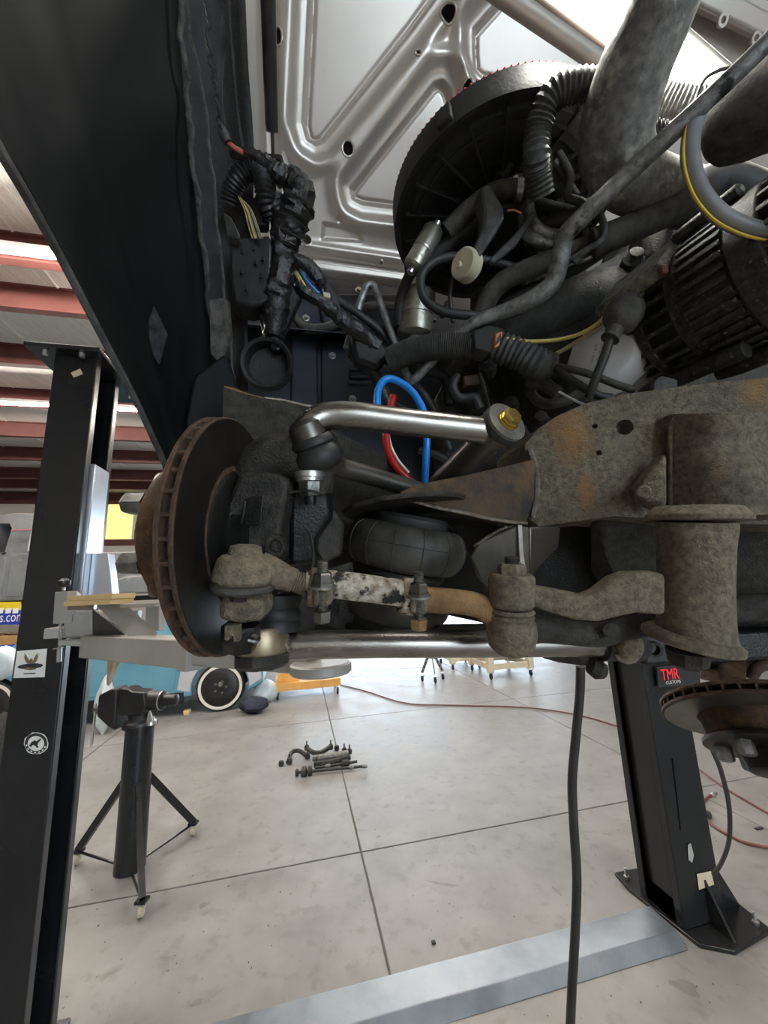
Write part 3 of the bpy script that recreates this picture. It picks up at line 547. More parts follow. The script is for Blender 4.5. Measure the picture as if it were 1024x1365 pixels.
m = MB(); m.prism([tp(x, y) - EY * .055 for x, y in ((-60, 803), (31, 802), (31, 813), (-60, 813))], -EY * .02); m.build('yellow_strip', 'banner_yellow', bn)
for x in (2, 12.5, 22): m = MB(); m.prism([tp(x, 810.5) - EY * .08, tp(x + 7, 810) - EY * .08, tp(x + 6, 817) - EY * .085, tp(x - 1, 817.5) - EY * .085], -EY * .01); m.build('printed_block', 'sticker_white', bn)
text_mesh('lettering', 'es.com', 'sticker_white', bn, tp(17, 824) - EY * .09, EX, EZ, .125, .002, .46)
WB = thing('workbench', 'orange-brown workbench with blue front at far left', 'workbench', G(8, 900)); wp = lambda px, py: onplane(px, py, Bp(0, 8.42, 0), EY)
m = MB(); m.prism([wp(-50, 850), wp(26, 847), wp(24, 859), wp(-50, 862)], EY * .4); m.build('top', 'bench_orange', WB, bevel=.005)
m = MB(); m.prism([wp(-50, 862), wp(22, 859), wp(20, 874), wp(-50, 878)], EY * .36); m.build('front', 'banner_blue', WB)
for x in (-45, 15): m = MB(); q = wp(x, 872); bb(m, toB(q)[0] - .03, toB(q)[0] + .03, 8.5, 8.56, 0, q[2]); m.build('leg', 'column_black', WB)
for i, (x, y, s) in enumerate(((-6, 846, .05), (2, 846, .05), (10, 846, .05), (22, 845, .05), (16, 845, .045))):
    lump('loose_tool', 'small rusty loose part on the orange workbench, spot %s from the column' % ('sixth fifth fourth second third'.split()[i]), 'loose part', np.array([*(wp(x, y) + EY * .1)[:2], wp(x, 848.5 - .04 * x)[2] + s * .55]), (s, s, s * .5), 'rust_plate', seed=20 + i, amp=.3, group='loose parts on the bench')
q = W(2, 884, 3.2); lump('plastic_cover', 'pale blue plastic sheet bundle at the far left edge', 'plastic sheet', q, (.10, .1, .13), 'plastic_sheet', seed=9)
q = W(0, 940, 3.1); lump('engine_core', 'dark greasy engine core on the floor at the left edge', 'engine', np.array([q[0], q[1], .42]), (.14, .25, .42), 'engine_dark', seed=12, amp=.22)
# clutter seen behind the lift arm
SH = thing('tool_shelf', 'grey steel tool shelf standing behind the lift arm', 'shelf', (*W(200, 850, 9.6)[:2], 0)); q = W(200, 832, 9.6); uq, vq, zq = toB(q)
for zz in (zq, zq - .5, zq - 1.0): m = MB(); bb(m, uq - 1.2, uq + .7, vq - .25, vq + .3, zz - .015, zz + .015); m.build('board', 'lift_grey', SH)
for uu in (uq - 1.2, uq + .66): m = MB(); bb(m, uu, uu + .04, vq - .25, vq + .3, 0, zq + .05); m.build('upright', 'lift_grey', SH)
for (x, sx, sz, mt, nm, lb) in ((178, .14, .22, 'sticker_white', 'paper_sheet', 'white paper box standing behind the lift arm gusset'), (205, .14, .20, 'orange_clip', 'orange_case', 'orange case on the shelf seen behind the lift arm'), (221, .10, .12, 'sticker_white', 'white_carton', 'white carton on the shelf beside the orange case')):
    ux = toB(onplane(x, 826, Bp(0, vq, 0), EY))[0]; m = MB(); bb(m, ux - sx, ux + sx, vq - .15, vq + .1, zq + .0155, zq + .0155 + sz * 1.5); o = m.build(nm, mt, bevel=.01); tag(o, lb, nm.split('_')[1])
# ================================================================== dolly, carts, tripod
def caster(parent, p, r=.05, mt='tyre'):
    c = MB(); c.box(p + EZ * (2 * r + .012), (.07, .07, .012), RB); c = c.build('caster', 'zinc', parent)
    w = MB(); w.lathe(p + EZ * r - EX * .015, EX, [(0, r * .8), (.006, r), (.024, r), (.03, r * .8)], 18); w.build('wheel', mt, c)
    w = MB(); w.prism([p + EZ * (2 * r + .01) + EX * .02 - EY * .03, p + EZ * (2 * r + .01) + EX * .02 + EY * .03, p + EZ * r * .7 + EX * .02], EX * .004); w.build('fork', 'zinc', c)
d0, d1 = G(370, 935), G(450, 925); u, v, _ = toB((d0 + d1) / 2); L = np.linalg.norm(d1 - d0)
DO = thing('wood_dolly', 'orange wooden dolly on casters behind the suspension', 'dolly', (d0 + d1) / 2)
m = MB(); bb(m, u - L / 2 - .06, u + L / 2 + .05, v - .03, v, .14, .26); m.build('front_board', 'orange_wood', DO, bevel=.004)
m = MB(); bb(m, u - L / 2 - .06, u + L / 2 + .05, v + .6, v + .63, .14, .26); m.build('rear_board', 'orange_wood', DO, bevel=.004)
m = MB(); bb(m, u - L / 2 - .06, u + L / 2 + .05, v, v + .6, .23, .26); m.build('deck', 'orange_wood', DO)
for a in (-L / 2, L / 2):
    for b in (.03, .57): caster(DO, Bp(u + a, v + b, 0), .055)
m = MB(); bb(m, u - L / 2, u - L / 2 + .35, v + .05, v + .4, .26, .52); o = m.build('wood_crate', 'orange_wood', bevel=.01); tag(o, 'brown wooden crate sitting on the orange dolly', 'crate')
def cart(label, f0, f1, dep, hh):
    c = (f0 + f1) / 2; t = thing('wood_cart', label, 'cart', c, 'pale wooden carts'); u0, v0, _ = toB(f0); u1 = toB(f1)[0]; s = .055
    for uu in (u0, u1):
        for vv in (v0, v0 + dep):
            m = MB(); bb(m, uu - s, uu + s, vv - s, vv + s, .13, hh); m.build('post', 'cart_wood', t, bevel=.004); caster(t, Bp(uu, vv, 0), .05)
    for vv in (v0, v0 + dep):
        for z in (.16, hh - .1): m = MB(); bb(m, u0, u1, vv - .02, vv + .02, z, z + .1); m.build('rail', 'cart_wood', t)
    for uu in (u0, u1):
        for z in (.16, hh - .1): m = MB(); bb(m, uu - .02, uu + .02, v0, v0 + dep, z, z + .1); m.build('rail', 'cart_wood', t)
    m = MB(); bb(m, u0, u1, v0, v0 + dep, hh, hh + .02); m.build('top', 'cart_wood', t)
cart('pale wooden cart on casters, the nearer one at the right', G(655, 906), G(701, 898), .8, .68)
cart('pale wooden cart on casters, the farther one behind the tripod', G(604, 893), G(640, 890), .7, .62)
tq = G(577, 907); TR = thing('caster_tripod', 'small three-legged rolling stand with perforated legs', 'stand', tq)
m = MB(); m.lathe(tq + EZ * .40, EZ, [(0, .09), (.03, .10), (.06, .07), (.07, .02)], 16); m.build('hub', 'alu', TR)
m = MB(); m.tube([tq + EZ * .46, tq + EZ * .85], .02, 8); m.build('post', 'alu', TR)
for a in (math.pi, 0, -math.pi / 2 - .1):
    d = EX * math.cos(a) + EY * math.sin(a); e = tq + d * .20
    leg = MB(); obox(leg, tq + d * .07 + EZ * .42, e + EZ * .15, .012, .05); leg = leg.build('leg', 'alu', TR)
    for k in range(4):
        c = (tq + d * .07 + EZ * .42) * (1 - (k + .5) / 4) + (e + EZ * .15) * (k + .5) / 4; h = MB(); h.lathe(c - nrm(np.cross(d, EZ)) * .009, nrm(np.cross(d, EZ)), [(0, .016), (.018, .016)], 12); h.build('hole', 'sticker_black', leg)
    caster(TR, e, .05)
# ================================================================== pile of suspension parts on the floor
def pgnd(px, py, z=.03): return G(px, py, z)
def parm(label, pts, r, ends, mt='casting'):
    t = thing('control_arm', label, 'control arm', (*pgnd(*pts[0])[:2], 0), 'old suspension parts on the floor')
    m = MB(); m.tube([pgnd(x, y, z) for x, y, z in pts], r, 8); m.build('arm', mt, t)
    for (x, y, z) in ends:
        p = pgnd(x, y, z); m = MB(); m.lathe(p - EZ * .02, EZ, [(0, .025), (.03, .028), (.05, .02), (.055, .008), (.09, .007)], 12); m.build('ball_joint', 'casting', t)
def pshaft(label, a, b, r, bits):
    t = thing('drive_shaft', label, 'shaft', (*pgnd(*a)[:2], 0), 'old suspension parts on the floor'); A, B_ = pgnd(*a), pgnd(*b)
    m = MB(); m.tube([A, B_], r, 10); m.build('shaft', 'casting', t)
    for f, R_, l in bits:
        c = A + (B_ - A) * f; m = MB(); m.lathe(c - nrm(B_ - A) * l / 2, B_ - A, [(0, R_ * .8), (l * .2, R_), (l * .8, R_), (l, R_ * .7)], 12); m.build('collar', 'nickel_nut' if R_ < .03 else 'casting', t)
parm('bent black control arm lying at the left of the parts pile', [(384, 1016, .03), (389, 1003, .05), (399, 1001, .05), (410, 1008, .03)], .022, [(386, 1015, .03), (410, 1008, .03)])
parm('V-shaped black control arm at the back of the parts pile', [(409, 997, .04), (418, 1003, .05), (428, 1003, .05), (441, 995, .05)], .024, [(409, 997, .04), (441, 996, .04)], 'casting')
parm('pale plate control arm with ball studs in the middle of the parts pile', [(417, 1011, .04), (440, 1008, .05), (464, 1004, .05)], .032, [(459, 1001, .05), (466, 1002, .05)], 'alu')
parm('dark lower control arm across the front of the parts pile', [(422, 1019, .03), (445, 1015, .04), (466, 1009, .04)], .030, [(422, 1020, .03)], 'casting')
pshaft('long dark steering shaft at the front of the parts pile', (394, 1030, .03), (489, 1021, .03), .013, ((.02, .03, .03), (.12, .05, .05), (.2, .045, .04), (.78, .018, .05), (.97, .018, .05)))
pshaft('shorter dark shaft beside the long one in the parts pile', (420, 1024, .03), (476, 1015, .03), .013, ((.3, .02, .05), (.72, .03, .08)))
for px, py, lb in ((375, 1021, 'small black bushing lying left of the parts pile'), (449, 1000, 'small black bushing standing behind the parts pile')):
    p = pgnd(px, py, .0); m = MB(); m.lathe(p + EZ * .001, EZ, [(0, .024), (.02, .028), (.045, .024), (.05, .012)], 14); o = m.build('bushing', 'rubber'); tag(o, lb, 'bushing', 'old suspension parts on the floor')
# ================================================================== hoses on the floor
def ghose(label, pts, r, mt='airhose', z=None):
    m = MB(); m.tube([G(x, y, r + .001) for x, y in pts], r, 8, k=8); o = m.build('air_hose', mt); tag(o, label, 'hose', 'air hoses on the floor')
ghose('long red air hose curving across the floor behind the lift', [(455, 913), (490, 922), (540, 937), (600, 940), (700, 943), (770, 953), (832, 971), (870, 985)], .009)
ghose('faded pink air hose running straight past the right column', [(930, 1024), (960, 1046), (1000, 1070), (1045, 1096)], .008, 'airhose')
ghose('dark red air hose loop lying right of the right column', [(942, 1090), (950, 1100), (975, 1115), (1000, 1125), (1045, 1133)], .009, 'airhose')
ghose('short red hose end with metal fitting by the right column', [(933, 1075), (940, 1066), (948, 1060), (955, 1057)], .009, 'airhose')
m = MB(); p0, p1 = G(949, 1060, .012), G(957, 1055, .012); m.lathe(p0, p1 - p0, [(0, .008), (.01, .014), (.03, .014), (.035, .008), (.06, .008)], 10); o = m.build('hose_fitting', 'zinc'); tag(o, 'silver hose fitting lying on the concrete right of the column', 'fitting')
m = MB(); p0 = G(944, 1088, .012); m.lathe(p0 - EZ * .01, EZ, [(0, .02), (.02, .025), (.04, .02)], 14); o = m.build('rubber_stop', 'rubber'); tag(o, 'black rubber stop on the dark red hose loop', 'rubber stop')
for px, py, L_, lb, nm in ((1012, 1104, .06, 'small black scrap lying on the floor at the right edge', 'metal_scrap'), (578, 1256, .02, 'tiny metal scrap on the concrete near the cover plate', 'metal_scrap'), (305, 0, 0, '', '')):
    if L_: 
        m = MB(); m.box(G(px, py, .006), (L_, .018, .01), RB); o = m.build(nm, 'casting', bevel=.003); tag(o, lb, 'scrap')
# dark cable behind the right rotor
m = MB(); m.tube([W(950, 1000, 1.35), W(962, 1030, 1.4), W(972, 1075, 1.5), (W(972, 1120, 1.6)), W(962, 1150, 1.66), W(951, 1166, 1.7)], .008, 8, k=8); o = m.build('brake_cable', 'cable_dark'); tag(o, 'dark cable looping down from the hanging rotor to the right column', 'cable')
# ================================================================== things far behind at right
q = G(800, 878); 
for i, (x, y, d, s, mt, nm, lb) in enumerate(((940, 893, 7, (.5, .5, .5), 'white_paint', 'storage_box', 'white storage box seen between the right column and hanging rotor'), (985, 895, 7.5, (.45, .5, .8), 'cart_wood', 'wooden_crate', 'tan crate far behind the hanging rotor'), (800, 872, 8, (.5, .4, .7), 'white_paint', 'tool_cabinet', 'white tool cabinet standing left of the right column'))):
    p = W(x, y, d); m = MB(); m.box((p[0], p[1], s[2] / 2), s, RB); o = m.build(nm, mt, bevel=.02); tag(o, lb, nm.split('_')[1])
# ================================================================== TRUCK BODY: fender, apron, hood, firewall
CR, CU, CF = RC @ np.array([1, 0, 0]), RC @ np.array([0, 1, 0]), RC @ np.array([0, 0, -1])     # axes of the view, used only as directions while building
def catm(rows, n):                                   # resample px,py,d control points
    P, _ = smooth_path([np.array(r, float) for r in rows], 12); P = np.array(P); t = np.linspace(0, len(P) - 1, n)
    return [[np.interp(a, range(len(P)), P[:, k]) for k in range(3)] for a in t]
NF = 60
lip = catm([(-210, -150, .22), (-80, 50, .27), (0, 195, .32), (42, 268, .36), (92, 360, .42), (140, 452, .48), (176, 520, .53), (205, 582, .58), (222, 622, .62), (232, 668, .66)], NF)
inn = catm([(228, -190, .50), (236, -40, .54), (240, 60, .57), (246, 140, .60), (256, 230, .65), (268, 330, .70), (278, 420, .75), (288, 500, .78), (300, 570, .80), (320, 660, .82)], NF)
rows = []
for j in range(25):
    t = j / 24; row = []
    for i in range(NF):
        a, b = np.array(lip[i]), np.array(inn[i]); p = W(*a) * (1 - t) + W(*b) * t
        bulge = .085 * math.sin(math.pi * t) ** .8; ridge = .008 * math.exp(-((t - .40) / .05) ** 2) + .004 * math.exp(-((t - .12) / .03) ** 2)
        row.append(p - CR * bulge * .6 + CF * bulge * .3 + CR * ridge)
    rows.append(row)
m = MB(); m.loft(rows); FE = m.build('inner_fender', 'fender_black', solid=.003, ang=60); tag(FE, 'black inner fender panel of the truck filling the upper left', 'fender')
m = MB(); m.tube([r - CR * .002 for r in rows[0]], .0045, 8, smooth=False); m.build('lip', 'plastic_dusty', FE)
st = MB()
def fsurf(px, py):                                   # point on the fender nearest the view ray
    r = nrm(ray(px, py)); best = None
    for row in rows[4:22]:
        for p in row:
            v = p - CAM; k = np.linalg.norm(v - np.dot(v, r) * r)
            if best is None or k < best[0]: best = (k, np.dot(v, r))
    return CAM + r * (best[1] - .004)
dq = [fsurf(*q) for q in ((204.7, 408), (222, 445), (211, 484.5), (190.6, 450))]; dn = sum(np.dot(q - CAM, nrm(CF)) for q in dq) / 4 - .006
dq = [CAM + ray(*q) * dn for q in ((204.7, 408), (222, 445), (211, 484.5), (190.6, 450))]
st.prism(dq, CF * .004); st.build('patch', 'foil_mottle', FE)
# apron strip and flanges
lo = catm([(215, -160, .62), (223, -20, .65), (230, 80, .68), (240, 200, .72), (252, 330, .76), (262, 420, .79), (275, 520, .82)], 40)
hi = catm([(322, -160, .66), (326, -20, .68), (330, 80, .71), (338, 205, .75), (334, 330, .79), (330, 420, .82), (330, 520, .84)], 40)
rows2 = [[W(*a) * (1 - t) + W(*b) * t + CF * .03 * math.sin(math.pi * t) for a, b in zip(lo, hi)] for t in np.linspace(0, 1, 9)]
m = MB(); m.loft(rows2); AP = m.build('fender_apron', 'undercoat', solid=.003, ang=60); tag(AP, 'dark sheet metal apron strip between the fender and the silver hood', 'apron')
def flange(ctrl, w, mt, name='flange', jag=.0025):
    P = catm(ctrl, 70); m = MB(); r1, r2 = [], []
    for i, (x, y, d) in enumerate(P):
        p = W(x, y, d); k = jag * (math.sin(i * .55) + .5 * math.sin(i * 1.23 + 1) + .3 * math.sin(i * 2.1)); r1.append(p + CR * k); r2.append(p + CR * (w + k) + CF * w * .5)
    m.loft([r1, r2]); return m.build(name, mt, AP, solid=.003, ang=60)
flange([(234, -40, .53), (240, 60, .56), (247, 130, .59), (252, 200, .62), (262, 280, .66), (272, 360, .70), (280, 440, .74), (290, 510, .76)], .007, 'seam_dirt')
flange([(242, -40, .55), (252, 40, .57), (262, 90, .59), (270, 130, .61), (278, 200, .64), (284, 250, .66), (290, 320, .69), (298, 390, .72), (306, 470, .75), (312, 510, .76)], .004, 'seam_dirt', jag=.0012)
flange([(272, -40, .58), (276, 60, .60), (284, 110, .62), (292, 170, .65)], .005, 'undercoat')
flange([(300, -40, .64), (306, 60, .66), (314, 150, .70), (322, 200, .72)], .006, 'undercoat', jag=.0)
m = MB(); m.prism(Q([(278, 398, .70), (302, 396, .72), (306, 450, .74), (296, 490, .75), (280, 470, .72)]), CF * .02); m.build('bracket', 'seam_dirt', AP, bevel=.003)
m = MB(); m.prism(Q([(258, 500, .72), (300, 470, .74), (318, 520, .76), (330, 600, .78), (330, 680, .8), (250, 690, .74), (246, 560, .72)]), CF * .03); m.build('lower_panel', 'fender_black', AP, bevel=.006)
# ---- hood: stamped sheet built as a relief over its own plane
hc = W(440, 352, 1.10); TX = EX; hn_a = math.radians(40); HV = nrm(EZ * math.cos(hn_a) - EY * math.sin(hn_a)); HN = nrm(np.cross(TX, HV))   # HN points down towards the engine
if np.dot(HN, CAM - hc) < 0: HN = -HN
def huv(px, py): p = onplane(px, py, hc, HN) - hc; return np.array([np.dot(p, TX), np.dot(p, HV)])
def poly_sd(P, X, Y):
    d = np.full(X.shape, 1e9); ins = np.zeros(X.shape, bool); n = len(P)
    for i in range(n):
        a, b = P[i], P[(i + 1) % n]; e = b - a; wx, wy = X - a[0], Y - a[1]; t = np.clip((wx * e[0] + wy * e[1]) / (e @ e), 0, 1)
        d = np.minimum(d, np.hypot(wx - e[0] * t, wy - e[1] * t)); c = (a[1] > Y) != (b[1] > Y)
        with np.errstate(divide='ignore', invalid='ignore'): xi = (b[0] - a[0]) * (Y - a[1]) / (b[1] - a[1]) + a[0]
        ins ^= c & (X < xi)
    return np.where(ins, -d, d)
cor = [huv(*q) for q in ((322, 345), (322, -60), (1060, 345), (1060, -60), (700, -60))]
ua, ub = -.40, max(c[0] for c in cor) + .35; va, vb = 0.0, max(c[1] for c in cor) + .1
NU, NV = 620, 440; U, V = np.meshgrid(np.linspace(ua, ub, NU), np.linspace(va, vb, NV))
pk = [[(414, -190), (414, 0), (406, 165), (411, 184), (420, 190), (430, 187), (546, 40), (590, -20), (720, -190)],
      [(470, 252), (472, 264), (484, 270), (560, 280), (640, 286), (606, 150), (598, 120), (590, 109), (580, 112)],
      [(634, 40), (634, 70), (636, 92), (646, 102), (740, 112), (860, 130), (1100, 150), (1100, -190), (800, -190), (668, 2)]]
Hh = np.zeros_like(U); sm = lambda x, a, b: (lambda t: t * t * (3 - 2 * t))(np.clip((x - a) / (b - a), 0, 1))
for P in pk:
    sd = poly_sd([huv(*q) for q in P], U, V)
    Hh += -.014 * sm(-sd, -.008, .006) - .005 * np.exp(-((sd + .008) / .0035) ** 2) + .016 * np.exp(-((sd - .045) / .018) ** 2)
sd = poly_sd([huv(*q) for q in ((432, 298), (480, 305), (482, 322), (430, 318))], U, V); Hh += -.010 * sm(-sd, -.006, .006)
c = huv(453, 294); Hh += -.008 * np.exp(-(((U - c[0]) ** 2 + (V - c[1]) ** 2) / .008 ** 2))
Hh += .010 * np.exp(-((V - .035) / .012) ** 2) - .01 * sm(-V, -.02, 0)                      # rolled rear edge
lu = huv(345, 200)[0]; Hh += .006 * np.exp(-((U - lu - .02) / .008) ** 2) + .006 * np.exp(-((U - lu - .055) / .012) ** 2)
keep = np.ones(U.shape, bool)
for x, y, rx, ry in ((409, 320, 6, 7), (403, 298, 1.8, 1.8), (463, 201, 7, 10), (595, 22, 9, 14), (555, 76, 3, 3.5), (619, 122, 5, 10), (371, 52, 5, 12), (508, 350, 2, 2)):
    c = huv(x, y); ex_ = abs(huv(x + rx, y)[0] - c[0]); ey_ = abs(huv(x, y + ry)[1] - c[1]); keep &= ((U - c[0]) / ex_) ** 2 + ((V - c[1]) / ey_) ** 2 > 1
Pw = hc[None, None] + U[..., None] * TX + V[..., None] * HV + Hh[..., None] * HN
Vh = Pw.reshape(-1, 3); kk = keep[:-1, :-1] & keep[1:, :-1] & keep[:-1, 1:] & keep[1:, 1:]; ii, jj = np.nonzero(kk); k0 = ii * NU + jj
fh = np.stack([k0, k0 + 1, k0 + NU + 1, k0 + NU], 1).tolist()
HOLES = [(409, 320, 6, 7), (403, 298, 1.8, 1.8), (463, 201, 7, 10), (595, 22, 9, 14), (555, 76, 3, 3.5), (619, 122, 5, 10), (371, 52, 5, 12), (508, 350, 2, 2)]
HO = thing('truck_hood', 'raised silver hood of the truck seen from below', 'hood', hc)
mh = MB(); mh.v = [tuple(p) for p in Vh]; mh.f = fh; mh.build('inner_panel', 'hood_silver', HO, recalc=False, ang=80)
def hgt(u, v): i = int(round((v - va) / (vb - va) * (NV - 1))); j = int(round((u - ua) / (ub - ua) * (NU - 1))); return Hh[min(max(i, 0), NV - 1), min(max(j, 0), NU - 1)]
for x, y, rx, ry in HOLES:
    c = huv(x, y); ex_ = abs(huv(x + rx, y)[0] - c[0]) + .0012; ey_ = abs(huv(x, y + ry)[1] - c[1]) + .0012; mh = MB(); hr = []
    for g in np.linspace(0, 2 * math.pi, 29): uu, vv = c[0] + ex_ * math.cos(g), c[1] + ey_ * math.sin(g); hr.append(hc + TX * uu + HV * vv + HN * (hgt(uu, vv) + .0005))
    mh.tube(hr, .0026, 6, smooth=False); mh.build('hole_rim', 'hood_silver', HO)
mh = MB(); mh.box(hc + TX * (ua + ub) / 2 + HV * (va + vb) / 2 - HN * .045, (ub - ua, vb - va + .02, .006), np.array([TX, HV, HN]).T); mh.build('outer_skin', 'hood_silver', HO)
mh = MB(); mh.tube([hc + TX * ua - HV * .004, hc + TX * ub - HV * .004], .012, 10); mh.build('rear_edge', 'hood_silver', HO)
mh = MB(); mh.prism([hc + TX * a + HV * b + HN * c_ for a, b, c_ in ((ua, .0, -.045), (ua, .0, .006), (ua, -.012, .0), (ua, -.012, -.045))], TX * (ub - ua)); mh.build('rear_flange', 'hood_silver', HO)
# second stamped hood stay at the upper right
s0, s1 = huv(960, 20), huv(1010, 60)
mh = MB(); p_ = lambda x, y, o: onplane(x, y, hc + HN * o, HN)
mh.prism([p_(880, -20, .03), p_(1040, 60, .03), p_(1040, 20, .03), p_(930, -40, .03)], -HN * .03); mh.build('stay_rib', 'hood_silver', HO, bevel=.008, segs=3)
for x, y in ((962, 28), (1006, 52)):
    mh = MB(); mh.ring(p_(x, y, .034), HN, .014, .007, .006, 20); mh.build('grommet', 'hood_silver', HO)
# gas strut
gs = thing('gas_strut', 'black gas strut holding up the silver hood', 'gas strut', W(364, 215, .80))
m = MB(); m.tube(Q([(356, -60, .60), (362, 165, .75), (363, 176, .757)]), [.0125, .0125, .0115], 14, smooth=False); m.build('cylinder', 'plastic_black', gs)
m = MB(); m.tube(Q([(363, 176, .757), (364, 212, .79)]), .0035, 8); m.build('rod', 'stainless_dark', gs)
m = MB(); m.prism(Q([(354, 203, .80), (376, 205, .80), (378, 225, .81), (355, 224, .81)]), CF * .02); m.build('bracket', 'casting_oily_shaded', gs, bevel=.003)
for x in (372, 357): m = MB(); m.lathe(W(x, 212, .79), -CF, [(0, .006), (.006, .005)], 8); m.build('bolt', 'casting', gs)
# ---- cowl and firewall
CWL = thing('cowl_panel', 'bright silver cowl strip under the rear edge of the hood', 'cowl', W(450, 372, 1.1))
m = MB(); c0 = hc - TX * .25 - EZ * .012 + EY * .0
m.prism([c0, c0 - EZ * .006 - EY * .02, c0 - EZ * .022 - EY * .015, c0 - EZ * .028 + EY * .01, c0 + EY * .03], TX * 1.2); m.build('pinch_strip', 'hood_silver', CWL, bevel=.003)
FWp = W(450, 450, 1.17); FWn = EY
fq = lambda px, py, o=0.0: onplane(px, py, FWp - EY * o, FWn)
FW = thing('firewall', 'dark navy painted firewall behind the wiring harness', 'firewall', fq(450, 640))
m = MB(); m.prism([fq(300, 350), fq(300, 350) + EX * 1.75, fq(300, 720) + EX * 1.75, fq(300, 720)], EY * .02); m.build('panel', 'navy_panel', FW)
m = MB(); m.prism([fq(300, 434, .0), fq(470, 446, .0), fq(470, 446, .09), fq(300, 430, .09)], EZ * .004); m.build('ledge', 'navy_panel', FW, bevel=.002)
m = MB(); m.prism([fq(425, 410, .0), fq(452, 396), fq(545, 396), fq(560, 440), fq(430, 440)], -EY * .02); m.build('emboss', 'navy_panel', FW, bevel=.012, segs=3)
m = MB(); m.prism([fq(388, 448), fq(424, 450), fq(424, 560), fq(388, 560)], -EY * .016); m.build('emboss', 'navy_panel', FW, bevel=.010, segs=3)
m = MB(); m.prism([fq(428, 455), fq(520, 455), fq(520, 565), fq(428, 565)], -EY * .010); m.build('emboss', 'navy_panel', FW, bevel=.008, segs=3)
for x, y in ((478, 492), (478, 502), (476, 510)): m = MB(); m.tube([fq(x - 12, y, .014), fq(x + 14, y + 1, .014)], .006, 8); m.build('louver', 'navy_panel', FW)
for x, y in ((443, 475), (470, 532), (478, 388), (408, 425)): m = MB(); m.lathe(fq(x, y, .010), -EY, [(0, .011), (.004, .011), (.004, .007), (.012, .006)], 12); m.build('bolt', 'zinc', FW)
m = MB(); m.tube([fq(395, 424, .03), fq(410, 438, .05), fq(440, 436, .05), fq(458, 422, .04), fq(500, 408, .02), fq(540, 412, .02)], .014, 10); o = m.build('body_seal', 'rubber_dusty'); tag(o, 'dusty rubber seal along the firewall ledge', 'seal')
# inner wheel house panel behind the rotor: grey-brown plate with a torn rusty edge
WHs = thing('wheelhouse_panel', 'dirty wheelhouse panel with torn rusty upper edge behind the rotor', 'panel', W(380, 690, .70))
m = MB(); m.prism(Q([(298, 516, .66), (330, 526, .67), (352, 531, .67), (378, 534, .68), (404, 541, .69), (432, 545, .70), (447, 575, .71), (500, 600, .76), (560, 650, .80), (560, 780, .82), (400, 800, .72), (290, 760, .66)]), CF * .006); m.build('sheet', 'grime_dark', WHs)
for q, mt in ((((298, 514), (312, 517), (330, 524), (352, 530), (356, 537), (330, 531), (305, 525)), 'rust_orange'), (((352, 529), (378, 532), (404, 538), (431, 543), (430, 549), (400, 545), (370, 539)), 'dirt_edge')):
    m = MB(); m.prism([W(x, y, .662 + (x - 298) / 134 * .038) for x, y in q], CF * .006); m.build('torn_edge', mt, WHs)
hrn = thing('horn', 'round black plastic horn below the wiring harness', 'horn', W(358, 525, .80)); ha = nrm(-CF + CR * .10 - CU * .05)
m = MB(); m.lathe(W(360, 492, .82), ha, [(0, .03), (.01, .050), (.035, .054), (.044, .050), (.040, .044), (.012, .040), (.010, .02), (.010, .004)], 32); m.build('shell', 'undercoat', hrn)
m = MB(); m.prism(Q([(345, 448, .83), (378, 445, .83), (372, 475, .82), (350, 478, .82)]), CF * .02); m.build('bracket', 'undercoat', hrn, bevel=.003)
# ================================================================== BRAKE ROTOR (left wheel)
rc = W(316, 713, .51); ra = nrm(-CR + CF * .015)
def rotor(name, label, c, ax, R, th, hat_r, hat_h, nv, mats, hat_first=True):
    t = thing(name, label, 'brake rotor', c); me_, mf_, mh_ = mats
    m = MB(); m.ring(c, ax, R, hat_r * .80, th * .27, 72); m.build('inner_disc', mf_, t, bevel=.0012, segs=1)
    m = MB(); m.ring(c + ax * th * .73, ax, R, hat_r * .80, th * .27, 72); m.build('outer_disc', mf_, t, bevel=.0012, segs=1)
    x, y, a = basis(ax); v0 = None
    for k in range(nv):
        g = 2 * math.pi * k / nv; d = x * math.cos(g) + y * math.sin(g); s = np.cross(a, d); m = MB()
        m.box(c + ax * th * .5 + d * (R - .022), (.040, .0042, th * .48), np.array([d, s, a]).T); m.build('vane', me_, t)
    m = MB(); m.ring(c + ax * th * .27, ax, R - .015, R - .03, th * .46, 60); m.build('vent_shade', 'sticker_black', t)  # black ring set in to stand for deep shade between vanes
    return t
RT = rotor('brake_rotor', 'rusty vented brake rotor on the left wheel hub', rc, ra, .152, .0195, .088, .055, 40, ('rotor_edge', 'rotor_edge', 'rotor_rust'))
m = MB(); m.ring(rc - ra * .0012, ra, .1495, .092, .0014, 72); m.build('swept_face', 'rotor_face', RT)
m = MB(); m.lathe(rc + ra * .0, ra, [(.002, .060), (.004, .088), (.030, .094), (.066, .094), (.076, .090), (.084, .080), (.086, .05), (.104, .036), (.116, .033), (.120, .024)], 20); m.build('hub', 'rotor_rust', RT)
m = MB(); m.lathe(rc - ra * .004, ra, [(0, .03), (0, .078), (.004, .084)], 40); m.build('dark_hub_cover', 'casting_oily_shaded', RT)  # dark disc added to cover the hub opening
x, y, a = basis(ra)
for k in range(6):
    g = math.pi / 3 * k + .42; p = rc + ra * .084 + (x * math.cos(g) + y * math.sin(g)) * .070
    m = MB(); m.lathe(p, ra, [(0, .014), (.006, .0135), (.022, .0135), (.027, .010)], 6); m.build('lug_nut', 'nickel_nut', RT)
